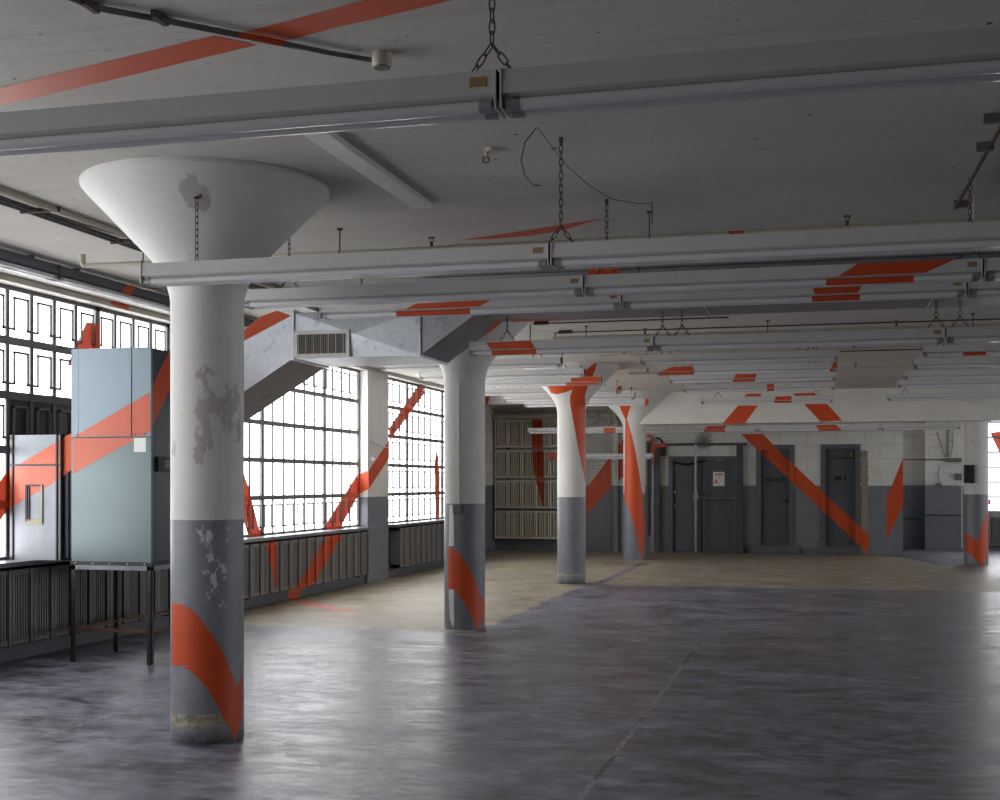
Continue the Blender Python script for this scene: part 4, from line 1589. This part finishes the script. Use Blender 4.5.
t = door('door_1', D1, None, frame_w=0.06)
mid = xs(697.5)
leaf(t, D1[0] + .06, mid - .005, 0.01, D1[3] - .06, YB + .10)
leaf(t, mid + .06, D1[1] - .06, 0.01, D1[3] - .06, YB + .08, panel=False)
MB().box(mid - .02, mid + .07, YB + .02, YB + .14, 0, D1[3] - .05).build('mullion', ['post'], t)
for py in (492, 506):
    c = hit(674.5, py, 1, YB + .08)
    MB().rev([(0.02, c.z - .04), (0.035, c.z - .02), (0.035, c.z + .02), (0.02, c.z + .04)], c.x, YB + .06, 12).build('door_knob', ['brass'], t, smooth=True)
c = hit(720, 460, 1, YB + .05)
MB().box(c.x - .05, c.x + .05, YB, YB + .08, c.z - .03, c.z + .03).build('door_closer', ['bare'], t)
b = MB()
b.tube([hit(672, 462, 1, YB), hit(686, 465, 1, YB), hit(700, 462, 1, YB), hit(712, 457, 1, YB), hit(725, 459, 1, YB)], 0.02, 8)
b.build('closer_arm', ['black'], t, smooth=True)

t = door('door_2', D2, None, px_band=BAND, frame_w=0.075)
leaf(t, D2[0] + .075, D2[1] - .075, D2[2], D2[3] - .075, YB + .13, band=BAND)
c = hit(775, 480, 1, YB + .13)
text('PRIVATE', 0.115, (c.x, YB + .114, c.z), 'letter', t)
c = hit(789, 501, 1, YB + .1)
MB().rev([(0.015, c.z - .04), (0.03, c.z - .02), (0.03, c.z + .02), (0.015, c.z + .04)], c.x - .06, YB + .10, 12).build('door_knob', ['black'], t, smooth=True)
t = door('door_3', D3, None, px_band=BAND, frame_w=0.075)
leaf(t, D3[0] + .075, D3[1] - .075, D3[2], D3[3] - .075, YB + .13, band=BAND)
c = hit(840.5, 478, 1, YB + .12)
b = MB()
b.box(c.x - .12, c.x + .12, YB + .105, YB + .12, c.z - .04, c.z + .04, 0)
b.box(c.x + .03, c.x + .07, YB + .10, YB + .11, c.z - .02, c.z + .03, 1)
b.build('name_plate', ['letter', 'bare'], t)
c = hit(851.5, 455, 1, YB + .1)
b = MB()
b.box(c.x - .03, c.x + .03, YB + .04, YB + .12, c.z - .05, c.z + .06, 0)
b.box(c.x - .3, c.x + .06, YB + .06, YB + .09, c.z - .08, c.z - .05, 1)
b.build('door_closer', ['brass', 'black'], t)

# concrete and brick sills below the single doors
b = MB()
b.box(xs(751), xs(799), YB - .22, YB - .001, 0, 0.19)
struct(b.build('trim_6', ['frame'], bevel=0.01))
b = MB()
x0, x1 = xs(817), xs(861)
for i in range(2):
    w = (x1 - x0) / 2
    b.box(x0 + i * w + .006, x0 + (i + 1) * w - .006, YB - .10, YB - .001, 0.0, 0.16)
struct(b.build('trim_7', ['frame'], bevel=0.01))

# steel guard frame standing before the double doors
YF = YB - 0.18
t = thing('door_guard', 'dark steel guard frame with a crossbar standing before the double doors', 'frame', (xs(697, YF), YF, 0))
zh = hit(700, 444.5, 1, YF).z
b = MB()
b.box(xs(653, YF), xs(659.5, YF), YF - .04, YF + .04, 0, zh, 0)
b.box(xs(652.3, YF), xs(654, YF), YF - .06, YF + .06, 0, zh, 2)
b.decal([(652, 446), (656, 446), (654.3, 464), (652, 464)], 1, YF - .0615, 1)
b.build('post', ['post', 'orange', 'bare'], t)
b = MB()
b.box(xs(736.5, YF), xs(743, YF), YF - .04, YF + .10, 0, zh)
b.build('post', ['post'], t)
b = MB()
b.box(xs(653, YF), xs(747, YF), YF - .045, YF + .03, zh - .025, zh + .03, 0)
b.decal([(652.5, 444), (667, 443.8), (664, 447.3), (652.5, 447.4)], 1, YF - .0465, 1)
b.build('header', ['post', 'orange'], t)
b = MB()
b.tube([(xs(695.8, YF), YF - .09, 0), (xs(695.8, YF), YF - .09, 1.2), (xs(695.8, YF), YF - .09, zh)], 0.028, 12)
b.build('pole', ['bare'], t, smooth=True)
c = hit(695.5, 497.5, 1, YF - .09)
b = MB()
b.tube([(xs(695.5, YF), YF - .09, c.z), (xs(738, YF), YF - .05, c.z - .03)], 0.022, 10)
b.box(c.x - .05, c.x + .05, YF - .13, YF - .06, c.z - .04, c.z + .12)
b.build('crossbar', ['bare'], t, smooth=True)

# notice on the right door leaf
s0, s1 = hit(713, 486, 1, YB + .07), hit(724.5, 472, 1, YB + .07)
t = thing('paper_notice', 'white notice with red print taped to the right leaf of the double doors', 'sign', ((s0.x + s1.x) / 2, YB + .078, s0.z))
b = MB()
b.box(s0.x, s1.x, YB + .0745, YB + .0805, s0.z, s1.z)
b.build('sheet', ['paper'], t)
w = s1.x - s0.x
h = s1.z - s0.z
b = MB()
for k, (xa, xb) in enumerate(((.18, .28), (.31, .40), (.43, .50), (.53, .62), (.65, .72), (.75, .84))):
    b.box(s0.x + w * xa, s0.x + w * xb, YB + .072, YB + .0746, s0.z + h * .76, s0.z + h * (.88 if k % 2 else .9))
b.box(s0.x + w * .35, s0.x + w * .72, YB + .072, YB + .0746, s0.z + h * .62, s0.z + h * .66)
b.build('print', ['red_print'], t)
text('A', h * .42, (s0.x + w * .27, YB + .0735, s0.z + h * .3), 'red_print', t)

# round bell behind the header
c = hit(704, 441, 1, YB - .05)
t = thing('alarm_bell', 'round caged bell on the wall above the double doors', 'bell', (c.x, YB - .05, c.z))
b = MB()
for rr in (0.19, 0.14, 0.09):
    b.tube([(c.x + rr * math.cos(k * PI / 14), YB - .06, c.z + rr * math.sin(k * PI / 14)) for k in range(28)], 0.005, 6, closed=True)
for k in range(8):
    a = k * PI / 4
    b.tube([(c.x, YB - .06, c.z), (c.x + .19 * math.cos(a), YB - .06, c.z + .19 * math.sin(a))], 0.005, 5)
b.build('cage', ['conduit'], t, smooth=True)
b = MB()
b.tube([(c.x, YB - .05, c.z), (c.x, YB, c.z)], 0.10, 20)
b.build('dome', ['pipe'], t, smooth=True)

# pipes left of the double doors, orange where the band crosses
t = thing('wall_pipe', 'thin pipe cluster, partly red, between the far column and the double doors', 'pipe', (xs(650), YB - .05, 0.4))
b = MB()
b.tube([(xs(648), YB - .05, 0.4), (xs(648), YB - .05, 2.55)], 0.03, 8)
b.tube([(xs(650.5), YB - .07, 1.3), (xs(650.5), YB - .07, 2.6)], 0.02, 8)
b.build('pipe', ['conduit'], t, smooth=True)
b = MB()
z0p = hit(650, 436, 1, YB - .1).z
b.tube([(xs(648), YB - .1, z0p), (xs(652.5), YB - .1, z0p), (xs(652.5), YB - .1, z0p - .2)], 0.028, 8)
b.build('elbow', ['orange'], t, smooth=True)
b = MB()
b.tube([hit(656, 438, 1, YB - .05), hit(660, 439, 1, YB - .05), hit(662.5, 443, 1, YB - .05), hit(663, 452, 1, YB - .05)], 0.02, 8)
b.box(xs(661.5), xs(666), YB - .12, YB - .0, hit(663, 456, 1, YB).z, hit(663, 446, 1, YB).z)
b.build('valve', ['black'], t, smooth=True)

# alcove pipes
t = thing('wall_pipe', 'stout painted pipe standing against the alcove wall between two far columns', 'pipe', (xs(615), YB - .08, 0))
b = MB()
b.tube([(xs(615.5), YB - .09, 0), (xs(615.5), YB - .09, 2.7), (xs(615.5), YB - .15, 3.0), (xs(612), YB - .3, 3.08)], 0.085, 14)
b.build('riser', ['wall_back'], t, smooth=True)
t = thing('steam_pipe', 'thick pipe with two curved hooks under the alcove ceiling', 'pipe', (-5.8, YB - .5, 3.15))
b = MB()
b.tube([(-7.5, YB - .35, 3.16), (xs(590), YB - .35, 3.16), (xs(617), YB - .35, 3.16)], 0.07, 12)
b.build('pipe', ['lintel'], t, smooth=True)
for px in (596, 613):
    b = MB()
    cx = xs(px)
    b.tube([(cx + .12 * math.cos(a), YB - .45, 3.10 + .14 * math.sin(a)) for a in [PI * .5 - k * PI / 8 for k in range(9)]], 0.035, 8)
    b.build('hook', ['pipe'], t, smooth=True)

# fittings in the recess on the right
t = thing('conduit_run', 'thin conduit and small grey boxes on the recess wall beside the right column', 'conduit', hit(950, 460, 1, YR))
b = MB()
b.tube([hit(903, 459.5, 1, YR - .03), hit(945, 459.5, 1, YR - .03)], 0.016, 8)
b.tube([hit(937, 432, 1, YR - .03), hit(941, 445, 1, YR - .03), hit(945, 457, 1, YR - .03)], 0.01, 6)
b.tube([hit(948, 425, 1, YR - .03), hit(948, 457, 1, YR - .03)], 0.018, 8)
b.tube([hit(953, 425, 1, YR - .03), hit(953, 445, 1, YR - .03), hit(950, 457, 1, YR - .03)], 0.01, 6)
b.tube([hit(940, 484, 1, YR - .03), hit(938, 474, 1, YR - .03), hit(940, 465, 1, YR - .03)], 0.01, 6)
b.build('conduit', ['conduit'], t, smooth=True)
for (xa, xb, ya, yb2) in ((945.5, 962, 462, 458), (955.5, 962, 480, 473.5), (936.5, 941.5, 486, 483)):
    p, q = hit(xa, ya, 1, YR - .05), hit(xb, yb2, 1, YR - .05)
    MB().box(p.x, q.x, YR - .1, YR, p.z, q.z).build('junction_box', ['conduit'], t, bevel=0.01)

# ------------------------------------------------------------------ light
w = bpy.data.worlds.new('overcast sky')
SC.world = w
w.use_nodes = True
nt = w.node_tree
nt.nodes.clear()
out = nt.nodes.new('ShaderNodeOutputWorld')
bg = nt.nodes.new('ShaderNodeBackground')
tc = nt.nodes.new('ShaderNodeTexCoord')
sp = nt.nodes.new('ShaderNodeSeparateXYZ')
mr = nt.nodes.new('ShaderNodeMapRange')
mr.inputs[1].default_value = -0.25
mr.inputs[2].default_value = 0.15
mx = nt.nodes.new('ShaderNodeMix')
mx.data_type = 'RGBA'
mx.inputs[6].default_value = (0.62, 0.61, 0.60, 1)
mx.inputs[7].default_value = (0.95, 0.985, 1.0, 1)
nt.links.new(tc.outputs['Generated'], sp.inputs[0])
nt.links.new(sp.outputs[2], mr.inputs[0])
nt.links.new(mr.outputs[0], mx.inputs[0])
nt.links.new(mx.outputs[2], bg.inputs[0])
bg.inputs[1].default_value = SKY
nt.links.new(bg.outputs[0], out.inputs[0])

SC.view_settings.view_transform = 'Standard'
SC.view_settings.look = 'None'
SC.view_settings.gamma = 1.0
SC.view_settings.use_curve_mapping = False
SC.view_settings.exposure = 1.42
SC.cycles.max_bounces = 10
SC.cycles.diffuse_bounces = 6
SC.cycles.glossy_bounces = 4
SC.cycles.transparent_max_bounces = 12
SC.cycles.caustics_reflective = False
SC.cycles.caustics_refractive = False
SC.cycles.sample_clamp_indirect = 4.0
SC.cycles.use_denoising = True
